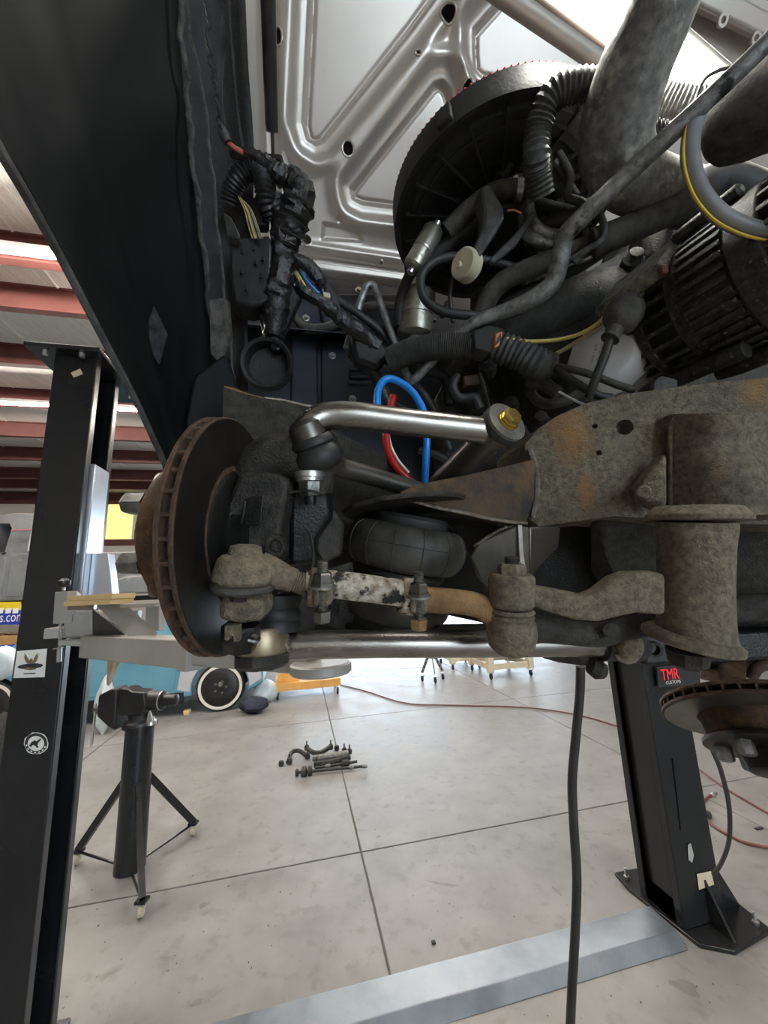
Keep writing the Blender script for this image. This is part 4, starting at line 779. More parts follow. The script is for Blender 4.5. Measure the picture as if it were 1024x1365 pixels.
# ================================================================== KNUCKLE
KN = thing('steering_knuckle', 'dark cast steering knuckle between the rotor and the control arms', 'knuckle', W(350, 760, .50))
m = MB(); m.prism(Q([(318, 630, .475), (345, 627, .47), (376, 632, .47), (386, 645, .475), (374, 700, .475), (371, 750, .47), (345, 762, .465), (300, 756, .475), (291, 720, .48), (298, 685, .485), (308, 655, .48)]), CF * .075); m.build('body', 'casting', KN, bevel=.010, segs=3)
m = MB(); m.prism(Q([(327, 664, .4715), (352, 660, .4695), (348, 700, .4690), (320, 700, .4725)]), -CF * .0022); m.build('cast_panel', 'casting_oily_shaded', KN, bevel=.002)
m = MB(); m.tube(Q([(327, 668, .467), (325, 682, .467), (321, 699, .469)]), .0012, 6); m.build('cast_mark', 'casting', KN)
m = MB(); m.tube(Q([(338, 660, .53), (344, 628, .53), (365, 610, .525), (395, 612, .52), (418, 632, .515), (424, 660, .515)]), [.028, .032, .032, .031, .028, .020], 14, k=6); m.build('upper_arm', 'casting', KN)
m = MB(); m.prism(Q([(384, 700, .515), (386, 640, .52), (436, 650, .52), (440, 690, .525), (420, 720, .53), (417, 752, .53), (384, 756, .52)]), CF * .05); m.build('caliper_mount', 'casting_oily_shaded', KN, bevel=.008, segs=3)
m = MB(); m.prism(Q([(424, 690, .56), (446, 680, .57), (458, 700, .58), (455, 740, .58), (430, 752, .57), (420, 730, .56)]), CF * .02); m.build('ear', 'casting', KN, bevel=.004)
m = MB(); m.lathe(W(370, 727, .468), -CF, [(0, .014), (.008, .013), (.008, .008), (.002, .007)], 16); m.build('bolt_boss', 'casting', KN)
m = MB(); m.tube(Q([(352, 720, .50), (330, 718, .51), (318, 714, .515)]), [.042, .046, .05], 20); m.build('spindle', 'casting_oily_shaded', KN)
m = MB(); m.prism(Q([(291, 795, .425), (320, 793, .418), (350, 796, .425), (351, 830, .425), (320, 833, .418), (288, 829, .425)]), CF * .05); m.build('steering_arm_eye', 'grime', KN, bevel=.010, segs=3)
m = MB(); m.tube(Q([(330, 812, .46), (345, 800, .49), (352, 760, .51)]), [.022, .022, .024], 12); m.build('steering_arm', 'casting', KN)
m = MB(); m.tube(Q([(404, 700, .50), (414, 715, .50), (418, 745, .51), (414, 765, .51)]), .0022, 6); m.build('brake_line', 'casting', KN)
# upper ball joint
UB = thing('upper_ball_joint', 'upper ball joint with black rubber boot and bright castle nut', 'ball joint', W(412, 660, .50)); ba = nrm(W(432, 618, .512) - W(411, 566, .498))
m = MB(); m.lathe(W(406, 566, .497), ba, [(-.006, .016), (.0, .022), (.02, .0225), (.024, .024)], 24); m.build('housing', 'stainless_dark', UB)
m = MB(); m.lathe(W(415, 583, .497), ba, [(0, .0255), (.004, .0285), (.010, .0285), (.013, .0255), (.020, .031), (.030, .0325), (.038, .029), (.044, .020)], 28); m.build('boot', 'rubber', UB)
nb = W(413, 629, .492); na = nrm(-CU + CR * .03)
m = MB(); m.lathe(nb, na, [(0, .019), (.004, .020), (.007, .020), (.007, .0175), (.012, .0185), (.013, .015)], 24); m.build('washer', 'zinc', UB)
m = MB(); m.lathe(nb + na * .013, na, [(0, .0155), (.014, .015), (.018, .013)], 6); m.build('castle_nut', 'nickel_nut', UB)
m = MB(); m.lathe(nb + na * .030, na, [(0, .008), (.012, .007)], 10); m.build('stud', 'casting_oily_shaded', UB)
m = MB(); m.tube([nb + na * .027 - CR * .024 - CF * .012, nb + na * .025 - CF * .016, nb + na * .029 + CR * .02 - CF * .012], .0016, 6); m.build('cotter_pin', 'casting', UB)
# upper control arm
UA = thing('upper_control_arm', 'bare steel tubular upper control arm with gold pivot bolt', 'control arm', W(530, 600, .55))
m = MB(); m.tube(Q([(408, 584, .500), (410, 572, .500), (420, 561, .505), (438, 555, .51), (470, 554, .515), (520, 560, .525), (580, 567, .535), (645, 574, .545)]), .0185, 18, k=7); m.build('front_tube', 'stainless', UA)
bc, be = W(676, 562, .535), W(598, 634, .655); bx = nrm(be - bc)
m = MB(); m.lathe(bc + bx * .012, bx, [(0, .026), (.02, .026), (.022, .022), (.15, .020), (.17, .019)], 28); m.build('pivot_tube', 'stainless_dark', UA)
m = MB(); m.lathe(bc + bx * .003, bx, [(0, .0305), (.003, .0325), (.010, .0325), (.013, .029)], 30); m.build('bushing', 'rubber', UA)
m = MB(); m.ring(bc - bx * .001, bx, .0308, .0095, .005, 30); m.build('washer', 'alu', UA)
m = MB(); m.lathe(bc - bx * .004, bx, [(0, .0160), (.004, .0160)], 28); m.lathe(bc - bx * .005, -bx, [(0, .0135), (.009, .0135), (.011, .0120)], 6); m.build('bolt', 'gold', UA)
m = MB(); m.tube(Q([(640, 572, .545), (652, 573, .547)]), [.0195, .0205], 18); m.build('weld_bead', 'weld', UA)
m = MB(); m.tube(Q([(436, 588, .53), (446, 617, .57), (462, 625, .59), (500, 636, .62), (560, 655, .66)]), .0155, 14); m.build('rear_tube', 'stainless_dark', UA)
# ================================================================== FRAME RAIL
FR = thing('frame_rail', 'grimy rust-stained steel frame rail crossing at the right', 'frame rail', W(850, 690, .60))
top_e = [(700, 592, .66), (716, 574, .65), (742, 555, .64), (780, 538, .63), (830, 526, .615), (900, 516, .60), (960, 509, .59), (1080, 498, .57), (1500, 470, .53)]
bot_e = [(1500, 712, .53), (1080, 700, .57), (960, 698, .59), (890, 692, .60), (820, 688, .615), (760, 696, .635), (720, 702, .65), (703, 690, .66)]
def cyl(px, py, d, r, l=.2): m = MB(); m.lathe(W(px, py, d - .06), CF, [(0, r), (l, r)], 18); return m
m = MB(); m.prism(Q(top_e + bot_e), EY * .10); m.build('rail', 'grime_frame', FR, cuts=[cyl(880, 553, .60, .0125, .10), cyl(833, 552, .61, .004, .10), cyl(838, 593, .61, .0045, .10), cyl(740, 655, .64, .0045, .10)], bevel=.016, segs=3)
m = MB(); m.tube([p - EY * .004 for p in Q([(704, 600, .655), (712, 625, .652), (714, 655, .65), (708, 690, .652)])], .0055, 8); m.build('weld_bead', 'weld', FR)
m = MB(); m.prism(Q([(800, 690, .64), (1400, 690, .58), (1400, 830, .64), (860, 840, .72), (800, 760, .74)]), EY * .03); m.build('crossmember', 'grime_dark', FR, bevel=.01)
m = MB(); m.prism(Q([(560, 660, .84), (870, 690, .74), (870, 830, .80), (700, 842, .82), (560, 812, .86)]), EY * .02); m.build('shade_panel', 'casting_oily_shaded', FR)  # dark panel standing for the shaded cavity below the frame
m = MB(); m.prism(Q([(628, 742, .64), (640, 722, .64), (690, 700, .63), (706, 702, .63), (708, 770, .63), (690, 790, .64), (664, 792, .645), (640, 772, .645)]), EY * .008); m.build('bracket_plate', 'stainless_dark', FR, bevel=.003)
m = MB(); m.prism(Q([(706, 702, .63), (748, 700, .66), (745, 730, .67), (720, 752, .66), (708, 770, .63)]), EY * .008); m.build('bracket_plate', 'stainless_dark', FR, bevel=.003)
m = MB(); m.prism(Q([(691, 700, .626), (696, 700, .626), (698, 740, .626), (702, 762, .626), (694, 758, .626)]), EY * .003); m.build('paint_streak', 'paint_crack', FR)
# air bag mount welded on the rail
AM = thing('air_spring_mount', 'rusty welded bracket with round plate above the air spring', 'bracket', W(600, 700, .64))
m = MB(); m.prism(Q([(533, 656, .60), (556, 646, .605), (640, 629, .62), (712, 612, .645), (716, 655, .645), (702, 696, .64), (660, 692, .625), (600, 678, .61), (545, 664, .60)]), EY * .007); m.build('gusset', 'rust_plate', AM, bevel=.001)
ax_b = nrm(EZ + CR * -.06 + CF * -.02); pc_ = W(540, 680, .66)
m = MB(); m.lathe(pc_, ax_b, [(0, .104), (.003, .106), (.007, .106)], 48); m.build('round_plate', 'casting', AM)
m = MB(); m.prism(Q([(540, 668, .62), (702, 698, .64), (700, 704, .70), (560, 684, .72)]), EZ * .007); m.build('shelf', 'casting', AM)
m = MB(); m.tube(Q([(545, 666, .597), (580, 676, .602), (620, 684, .61), (660, 693, .62), (702, 698, .638)]), .0032, 8); m.build('weld_bead', 'weld', AM)
m = MB(); m.prism(Q([(600, 700, .70), (700, 702, .68), (640, 760, .72)]), EY * .006); m.build('lower_gusset', 'casting_oily_shaded', AM)
m = MB(); m.loom(Q([(632, 728, .64), (650, 716, .64), (672, 704, .64), (700, 698, .64)]), .003, 6, .004, .4); m.build('weld_bead', 'weld', AM)
# air spring
AS = thing('air_spring', 'black double convoluted rubber air spring between bracket and lower arm', 'air spring', W(525, 840, .66))
def lobe(c, h, r): 
    pr = []
    for i in range(13):
        a = -math.pi / 2 + math.pi * i / 12; pr.append((h * .5 * math.sin(a), r * .62 + r * .38 * max(0, math.cos(a)) ** .6))
    return pr
c1 = W(541, 728, .66); c2 = W(529, 797, .66); av = nrm(c1 - c2)
m = MB(); m.lathe(c1, av, lobe(c1, .074, .102), 48); m.build('upper_lobe', 'airbag_rubber', AS)
m = MB(); m.lathe(c2, av, lobe(c2, .066, .092), 48); m.build('lower_lobe', 'airbag_rubber', AS)
m = MB(); m.lathe((c1 + c2) / 2 - av * .006, av, [(0, .070), (.006, .074), (.012, .070)], 40); m.build('girdle_hoop', 'rubber', AS)
m = MB(); m.lathe(c1 + av * .040, av, [(-.008, .062), (0, .066), (.008, .066), (.014, .06)], 40); m.build('top_bead', 'rubber', AS)
x, y, a = basis(av)
for t, r in ((.008, .1010), (-.016, .0985)):
    m = MB(); m.tube([c1 + av * t + (x * math.cos(g) + y * math.sin(g)) * r for g in np.linspace(0, 2 * math.pi, 49)], .0011, 6, smooth=False); m.build('molded_rib', 'airbag_rubber', AS)
for k in range(14):
    g = 2 * math.pi * k / 14 + .2; d = x * math.cos(g) + y * math.sin(g)
    pts = [c1 + av * (.074 * .5 * math.sin(b)) + d * (.102 * (.62 + .38 * max(0, math.cos(b)) ** .6)) for b in np.linspace(-1.2, 1.2, 9)]
    m = MB(); m.tube(pts, .0011, 6, smooth=False); m.build('molded_rib', 'airbag_rubber', AS)
m = MB(); m.lathe(W(520, 836, .66) - av * .0, av, [(-.012, .080), (.0, .086), (.006, .086), (.010, .076), (.024, .074)], 40); m.build('bottom_plate', 'rubber', AS)
# ================================================================== TIE ROD
TRD = thing('tie_rod', 'worn tie rod with flaking adjuster sleeve and two clamps', 'tie rod', W(470, 820, .44)); sv = nrm(CU + CR * .05 - CF * .0)
s0 = W(326, 762, .425)
m = MB(); m.lathe(s0 - sv * .012, sv, [(0, .030), (.004, .0335), (.012, .0325), (.016, .0315), (.026, .0285), (.030, .024), (.032, .0185), (.040, .0165), (.042, .010)], 32); m.build('socket', 'grime', TRD)
m = MB(); m.lathe(s0 - sv * .024, sv, [(0, .022), (.002, .030), (.006, .0345), (.010, .0345), (.013, .030)], 32); m.build('dust_boot', 'rubber_dusty', TRD)
m = MB(); m.lathe(W(320, 800, .432), sv, [(0, .012), (.02, .014), (.03, .02)], 16); m.build('stud', 'casting', TRD)
m = MB(); m.tube(Q([(346, 758, .43), (360, 762, .433), (378, 769, .437), (392, 774, .44)]), [.0195, .0175, .0150, .0135], 16); m.build('shank', 'grime', TRD)
m = MB(); m.loom(Q([(388, 773, .44), (414, 781, .444)]), .0130, 14, .0026, .10); m.build('thread', 'grime', TRD)
m = MB(); m.tube(Q([(408, 779, .444), (440, 779, .449), (480, 783, .456), (530, 790, .468), (556, 794, .474)]), [.0160, .0165, .0165, .0165, .0165], 18); m.build('adjuster_sleeve', 'sleeve_flake', TRD)
m = MB(); m.tube(Q([(446, 798, .445), (490, 802, .455), (528, 808, .463)]), .0022, 6); m.build('sleeve_slot', 'casting_oily_shaded', TRD)
for i, (q, ang_) in enumerate((((423, 783, .446), 0), ((545, 795, .471), .1))):
    ad = nrm(W(545, 794, .472) - W(423, 781, .447)); c = W(*q)
    m = MB(); m.ring(c - ad * .011, ad, .0225, .0162, .022, 28); m.build('clamp', 'grime' if i == 0 else 'sleeve_flake', TRD, bevel=.003)
    b0 = c - CF * .024 + CR * .010; cl = MB(); cl.box(b0 + CF * .006, (.02, .022, .030), np.array([CR, CF, CU]).T); cl.build('clamp_lug', 'grime', TRD, bevel=.004)
    m = MB(); m.loom([b0 - CU * .028, b0 + CU * .034], .0062, 12, .0022, .14); m.build('bolt', 'nickel_nut', TRD)
    m = MB(); m.lathe(b0 + CU * .007, CU, [(0, .0135), (.003, .0135), (.003, .0108), (.0125, .0108), (.014, .009)], 6); m.build('nut', 'stainless_dark', TRD)
    m = MB(); m.lathe(b0 + CU * .004, CU, [(0, .0145), (.003, .0145)], 20); m.build('washer', 'alu', TRD)
    m = MB(); m.lathe(b0 - CU * .033, CU, [(0, .0095), (.009, .0105), (.012, .0105)], 6); m.build('bolt_head', 'rust_orange' if i else 'stainless_dark', TRD)
m = MB(); m.tube(Q([(552, 797, .475), (580, 800, .48), (612, 802, .487), (640, 808, .492), (662, 822, .495)]), [.0160, .0158, .0155, .0158, .018], 16); m.build('inner_rod', 'rust_orange', TRD)
cn = MB(); cn.lathe(W(322, 832, .435), -sv, [(0, .0215), (.018, .0215), (.022, .019), (.030, .017)], 6); cn.build('castle_nut', 'casting_oily_shaded', TRD)
m = MB(); m.prism(Q([(299, 834, .408), (318, 834, .406), (318, 856, .406), (311, 856, .406), (310, 848, .406), (306, 848, .406), (305, 854, .407), (299, 854, .408)]), CF * .01); m.build('nut_castellation', 'grime', TRD, bevel=.001)
m = MB(); m.tube(Q([(336, 846, .42), (345, 850, .42), (342, 855, .415), (330, 853, .41)]), .002, 6); m.build('cotter_pin', 'nickel_nut', TRD)
# ================================================================== LOWER ARM
lwp = thing('lower_spring_bracket', 'dark gusseted bracket joining the knuckle side to the air spring seat', 'bracket', W(440, 845, .60))
m = MB(); m.prism(Q([(392, 770, .60), (470, 748, .62), (478, 800, .62), (470, 846, .62), (400, 852, .60)]), EY * .02); m.build('plate', 'casting', lwp, bevel=.003)
m = MB(); m.prism(Q([(420, 790, .59), (455, 800, .59), (450, 822, .59), (428, 815, .59)]), -EY * .004); m.build('rib', 'casting_oily_shaded', lwp)
LA = thing('lower_control_arm', 'bare steel tubular lower control arm under the air spring', 'control arm', W(600, 880, .56))
m = MB(); m.tube(Q([(378, 860, .53), (500, 858, .545), (640, 858, .565), (760, 858, .59), (800, 858, .60)]), .0195, 20, smooth=False); m.build('front_tube', 'stainless', LA)
m = MB(); m.tube(Q([(800, 858, .60), (850, 858, .61)]), [.026, .026], 22); m.build('bushing_sleeve', 'grime_dark', LA)
lb = W(349, 868, .495)
m = MB(); m.lathe(lb - EZ * .004, EZ, [(0, .030), (.006, .0325), (.030, .0325), (.034, .030)], 32); m.build('ball_joint_cup', 'brass_zinc', LA)
m = MB(); m.lathe(lb - EZ * .020, EZ, [(0, .028), (.005, .035), (.017, .035)], 8); m.build('ball_joint_cap', 'casting', LA)
m = MB(); m.loom(Q([(379, 843, .508), (384, 860, .505), (380, 876, .508)]), .005, 8, .005, .3); m.build('weld_bead', 'weld', LA)
m = MB(); m.lathe(W(369, 838, .51), EZ, [(-.004, .030), (.004, .031), (.010, .029), (.013, .031), (.022, .031), (.026, .029), (.036, .032), (.042, .032), (.046, .024)], 28); m.build('ball_joint_boot', 'rubber', LA)
m = MB(); m.tube(Q([(420, 850, .60), (560, 846, .74), (700, 842, .88)]), .0195, 14); m.build('rear_tube', 'stainless_dark', LA)
m = MB(); m.prism(Q([(460, 838, .60), (590, 838, .60), (600, 842, .72), (455, 842, .72)]), -EZ * .006); m.build('spring_seat', 'casting_oily_shaded', LA)
LB = thing('pivot_bolt', 'large grey pivot bolt head at the lower arm bushing', 'bolt', W(836, 885, .58))
m = MB(); m.lathe(W(835, 862, .585), nrm(-CF + CR * .1), [(0, .0245), (.006, .0245)], 28); m.build('washer', 'grime', LB)
m = MB(); m.lathe(W(836, 861, .578), nrm(-CF + CR * .1), [(0, .019), (.008, .019), (.011, .016)], 6); m.build('head', 'grime', LB)
lbk = thing('lower_arm_bracket', 'rusty crossmember ear below the lower arm tube', 'bracket', W(770, 895, .62))
m = MB(); m.prism(Q([(730, 872, .61), (800, 868, .60), (812, 880, .60), (800, 890, .60), (778, 888, .605), (748, 884, .61)]), EY * .05); m.build('ear', 'grime_dark', lbk, bevel=.006, segs=3)
m = MB(); m.lathe(W(787, 888, .60), nrm(CR - CU * .4), [(0, .012), (.012, .016), (.022, .012)], 12); m.build('bump', 'grime_dark', lbk)
cmb = thing('lower_crossmember', 'dark lower crossmember running to the right under the frame', 'crossmember', W(930, 890, .64))
m = MB(); m.prism(Q([(856, 848, .62), (1080, 838, .66), (1300, 828, .66), (1300, 866, .66), (980, 882, .64), (860, 888, .62)]), EY * .08); m.build('beam', 'casting_oily_shaded', cmb, bevel=.006)
m = MB(); m.ring(W(868, 864, .614), -CF, .0125, .008, .01, 20); m.build('hole_rim', 'grime_dark', cmb)
m = MB(); m.tube(Q([(846, 818, .62), (930, 814, .60), (1080, 806, .58), (1400, 790, .56)]), .0205, 16); m.build('tube', 'grime_dark', cmb)
# ================================================================== IDLER ARM
IA = thing('steering_idler', 'grease-caked idler arm with its upright pivot barrel', 'idler arm', W(925, 880, .43)); iv = nrm(CU + CR * .0)
ic = W(926, 775, .48); 
m = MB(); m.lathe(ic - iv * .066, iv, [(-.006, .043), (.002, .041), (.02, .0395), (.06, .0385), (.11, .0395), (.134, .042), (.14, .041)], 40); m.build('barrel', 'grime', IA)
m = MB(); m.lathe(W(929, 688, .48) - iv * .006, nrm(iv + CF * .04 + CR * .02), [(0, .048), (.002, .0535), (.007, .0535), (.011, .050), (.018, .044)], 40); m.build('top_flange', 'grime', IA)
m = MB(); m.lathe(W(920, 851, .48) - iv * .006, nrm(iv - CF * .04 + CR * .14), [(0, .048), (.002, .0525), (.008, .0525), (.011, .049), (.014, .044)], 40); m.build('bottom_flange', 'grime', IA)
m = MB(); m.lathe(W(917, 890, .48), iv, [(0, .014), (.005, .021), (.022, .024)], 8); m.build('end_cap', 'grime_dark', IA)
up_e = [(700, 781, .475), (740, 787, .470), (785, 796, .466), (800, 790, .465), (822, 773, .462), (842, 765, .460), (890, 764, .455)]
dn_e = [(890, 822, .455), (852, 818, .460), (825, 824, .462), (800, 830, .465), (770, 828, .466), (735, 818, .470), (702, 806, .475)]
m = MB(); m.prism(Q(up_e + dn_e), CF * .03); m.build('arm', 'grime', IA, bevel=.007, segs=3)
ie = W(682, 786, .485)
m = MB(); m.lathe(ie - iv * .021, iv, [(0, .025), (.003, .028), (.036, .0285), (.041, .025)], 24); m.build('eye', 'grime', IA)
m = MB(); m.lathe(ie + iv * .018, iv, [(0, .0175), (.012, .0175), (.015, .015)], 6); m.build('nut', 'grime', IA)
m = MB(); m.loom([ie + iv * .030, ie + iv * .042], .009, 14, .003, .12); m.build('stud', 'grime_dark', IA)
m = MB(); m.lathe(ie - iv * .023, -iv, [(0, .026), (.004, .0285), (.007, .024), (.010, .0285), (.014, .026), (.018, .030), (.034, .031), (.048, .028), (.056, .020), (.060, .010)], 26); m.build('ball_socket', 'grime', IA)
DL = thing('relay_rod', 'dirty relay rod running behind the idler arm', 'rod', W(760, 850, .5))
m = MB(); m.tube(Q([(690, 840, .50), (720, 838, .505), (760, 843, .51), (800, 846, .515), (830, 838, .53), (880, 830, .56)]), [.022, .018, .0165, .016, .016, .016], 14); m.build('rod', 'grime_dark', DL)
m = MB(); m.lathe(W(812, 838, .495), nrm(-CF - CR * .2), [(0, .010), (.008, .010), (.01, .006)], 10); m.build('boss', 'grime_dark', DL)
# idler bracket on the rail
IB = thing('idler_bracket', 'cast idler bracket bolted over the frame rail at right', 'bracket', W(960, 690, .54))
rowsB = []
for t in np.linspace(0, 1, 15):
    row = []
    for s_ in [0, .012] + list(np.linspace(.03, 1, 18)):
        px = 893 + s_ * 187; py = (552 + 8 * s_ * math.sin(s_ * 5) - 4 * s_) * (1 - t) + (690 - 6 * s_) * t
        d = .588 - .075 * math.sin(min(1, s_ * 1.6) * math.pi / 2) + .035 * max(0, (s_ - .30)) * (1 - t) * 2 + .03 * math.exp(-((t - .28) / .12) ** 2) * max(0, s_ - .12) * 1.4
        row.append(W(px, py, d + (.012 if s_ == 0 else 0)))
    rowsB.append(row)
m = MB(); m.loft(rowsB); back = [[p + EY * .06 for p in r] for r in rowsB]
m.loft([rowsB[0], back[0]]); m.loft([rowsB[-1], back[-1]]); m.loft([[r[0] for r in rowsB], [r[0] for r in back]]); m.build('casting', 'grime_frame', IB, ang=50)
m = MB(); m.tube(Q([(894, 684, .587), (894, 620, .587), (894, 575, .587), (899, 558, .584), (915, 553, .575), (960, 552, .555), (1030, 556, .545)]), .0032, 8); m.build('edge_lip', 'grime', IB)
m = MB(); m.prism(Q([(858, 644, .58), (893, 600, .575), (893, 680, .565), (866, 668, .58)]), EY * .03); m.build('side_lug', 'grime', IB, bevel=.008, segs=3)
m = MB(); m.lathe(W(870, 655, .57), nrm(-CF - CR * .55), [(-.02, .017), (.006, .017), (.008, .012)], 6); m.build('bolt_head', 'grime', IB)
m = MB(); m.lathe(W(858, 656, .556), nrm(-CF - CR * .6), [(-.01, .0095), (.008, .0095), (.010, .008)], 12); m.build('bolt_stub', 'grime', IB)
# ================================================================== hanging things
m = MB(); hp = Q([(774, 888, .80), (773, 925, .80), (768, 980, .80), (763, 1040, .80), (765, 1100, .80), (769, 1170, .80), (767, 1240, .80), (763, 1310, .80), (758, 1400, .80)]); e = hp[-1]
hp += [np.array([e[0] - .02, e[1], .75]), np.array([e[0] - .03, e[1] + .02, .40]), np.array([e[0] - .02, e[1] + .03, .02])]
m.tube(hp, .0092, 10, k=5); HH = m.build('drain_hose', 'cable_dark'); tag(HH, 'black rubber hose hanging straight down from the crossmember to the floor', 'hose')
# hanging right rotor
r2 = W(1004, 943, .80); a2 = nrm(RC @ np.array([-.2, -.75, .62]))
R2 = rotor('brake_rotor', 'brake rotor hanging face down in front of the right column', r2, a2, .162, .024, .098, .05, 40, ('rotor_edge', 'rotor_edge', 'rotor_rust'))
m = MB(); m.ring(r2 + a2 * .0238, a2, .158, .1, .0012, 72); m.build('swept_face', 'stainless_dark', R2)
m = MB(); m.lathe(r2, a2, [(.0, .098), (.04, .094), (.062, .090), (.066, .088)], 40); m.build('hat', 'rotor_rust', R2)
m = MB(); m.lathe(r2 + a2 * .066, a2, [(0, .10), (.003, .103), (.010, .103), (.012, .09), (.016, .048), (.05, .042), (.054, .036)], 36); m.build('hub', 'rotor_face', R2)
x, y, a = basis(a2)
for k in range(6):
    g = math.pi / 3 * k + .2; p = r2 + a2 * .078 + (x * math.cos(g) + y * math.sin(g)) * .070
    m = MB(); m.lathe(p, a2, [(0, .0145), (.022, .0145), (.026, .011)], 6); m.build('lug_nut', 'nickel_nut', R2)
S2 = thing('spindle_support', 'dark spindle bracket holding the hanging right rotor', 'bracket', r2 + EZ * .05)
m = MB(); m.prism(Q([(962, 882, .86), (996, 878, .86), (998, 912, .82), (962, 912, .82)]), EY * .05); m.build('upright', 'rotor_rust', S2, bevel=.005)
m = MB(); m.tube(Q([(955, 884, .88), (952, 900, .88), (958, 912, .86)]), .008, 8); m.build('stud', 'zinc', S2)
m = MB(); m.tube(Q([(1000, 905, .86), (1010, 890, .86), (1030, 885, .86), (1060, 895, .86)]), .012, 10); m.build('link', 'rotor_edge', S2)
m = MB(); m.prism(Q([(940, 838, .80), (1080, 826, .86), (1080, 896, .92), (950, 892, .86)]), EY * .05); m.build('arm', 'casting_oily_shaded', S2, bevel=.005)
# ================================================================== ENGINE BAY
def pr(px, d): return px * d / F
def hose(name, label, pts, rp, mt, cat='hose', n=10, k=6, loom=False, pitch=.006, flat=1.0):
    P = Q(pts); m = MB()
    if loom: m.loom(P, pr(rp, pts[0][2]), 12, pitch, .14, k=8)
    else:
        rr = rp if hasattr(rp, '__len__') else [rp] * len(pts); m.tube(P, [pr(a, p[2]) for a, p in zip(rr, pts)], n, k, flat=flat)
    return tag(m.build(name, mt), label, cat, 'engine bay hoses and lines' if cat in ('hose', 'pipe', 'wire') else None)
# air cleaner
AC = thing('air_cleaner', 'large round black air cleaner base with red filter edge', 'air cleaner', W(666, 292, .8717)); ac = W(666, 292, .8717); aa = nrm(np.array([-.028, .003, 1.0])); x, y, a = basis(aa)
m = MB(); m.lathe(ac, aa, [(.020, .06), (.016, .10), (.012, .165), (.004, .168), (.004, .205), (.010, .209), (.010, .226), (-.002, .229), (-.004, .238), (.006, .240), (.046, .240), (.048, .1)], 72); m.build('base_pan', 'air_box', AC)
for r_ in (.120, .186): m = MB(); m.ring(ac + aa * (.000 if r_ > .15 else .008), aa, r_ + .003, r_ - .003, .012, 64); m.build('ring_rib', 'air_box', AC)
for k in range(20):
    g = 2 * math.pi * k / 20 + .1; d = x * math.cos(g) + y * math.sin(g); m = MB(); m.box(ac + d * .155 + aa * .006, (.12, .004, .014), np.array([d, np.cross(a, d), a]).T); m.build('radial_rib', 'air_box', AC)
m = MB(); nn = 260; V1r = []; 
for t_ in (.046, .0515):
    for j in range(nn): g = 2 * math.pi * j / nn; V1r.append(ac + aa * t_ + (x * math.cos(g) + y * math.sin(g)) * (.2395 if j % 2 else .235))
m.add(V1r, [(j, (j + 1) % nn, nn + (j + 1) % nn, nn + j) for j in range(nn)] + [tuple(range(nn - 1, -1, -1)), tuple(range(nn, 2 * nn))]); m.build('filter_element', 'red_filter', AC, ang=10)
m = MB(); m.lathe(ac + aa * .0515, aa, [(0, .231), (.004, .231), (.01, .21), (.014, .03)], 64); m.build('lid', 'air_box', AC)
for px, py in ((597, 172), (537, 372)):
    p = onplane(px, py, ac, aa); d = nrm(p - ac); m = MB(); m.box(ac + d * .243 + aa * .018, (.012, .030, .034), np.array([d, np.cross(a, d), a]).T); m.build('clip', 'air_box', AC, bevel=.003)
m = MB(); m.lathe(ac - aa * .05, aa, [(0, .055), (.03, .06), (.06, .075)], 32); m.build('throat', 'engine_dark', AC)
# engine mass behind the hoses
EN = thing('engine_block', 'dark dusty engine block and intake behind the hoses', 'engine', W(780, 560, .95))
m = MB(); m.prism(Q([(590, 520, .95), (640, 430, .96), (700, 400, .97), (760, 370, .97), (835, 330, .97), (850, 285, .96), (920, 262, .94), (1120, 220, .9), (1400, 220, .88), (1400, 620, .88), (960, 640, .92), (700, 650, .96), (600, 640, .96)]), EY * .12); m.build('block', 'engine_dark', EN, bevel=.02, segs=3)
m = MB(); m.tube(Q([(640, 470, .90), (690, 440, .88), (740, 418, .87), (800, 400, .86), (870, 380, .86)]), [.04, .055, .062, .062, .05], 20, k=6); m.build('intake_runner', 'engine_dark', EN)
m = MB(); m.tube(Q([(690, 505, .90), (740, 470, .88), (800, 440, .86), (860, 420, .86)]), [.05, .05, .05, .045], 16); m.build('exhaust_port', 'engine_dark', EN)
m = MB(); m.prism(Q([(655, 400, .93), (700, 340, .93), (760, 320, .93), (790, 360, .92), (740, 400, .92), (690, 430, .92)]), EY * .1); m.build('valve_cover', 'engine_dark', EN, bevel=.015, segs=3)
m = MB(); m.prism(Q([(860, 300, .80), (905, 285, .79), (915, 320, .79), (890, 345, .80), (865, 340, .80)]), EY * .05); m.build('thermostat_housing', 'engine_dark', EN, bevel=.01)
for q in ((690, 365, .86), (770, 378, .86), (640, 395, .9), (715, 330, .88), (600, 560, .88), (640, 520, .88), (680, 540, .86), (720, 560, .85), (845, 345, .8), (590, 470, .9), (650, 485, .88)):
    m = MB(); m.lathe(W(*q), nrm(-CF + CU * .4 - CR * .2), [(-.03, .022), (.0, .022), (.006, .016), (.016, .014), (.018, .008)], 10); m.build('boss', 'engine_dark', EN)
m = MB(); m.prism(Q([(590, 610, .86), (660, 590, .84), (700, 560, .83), (720, 590, .82), (690, 640, .82), (600, 660, .86)]), EY * .06); m.build('lower_casting', 'casting_oily_shaded', EN, bevel=.012, segs=3)
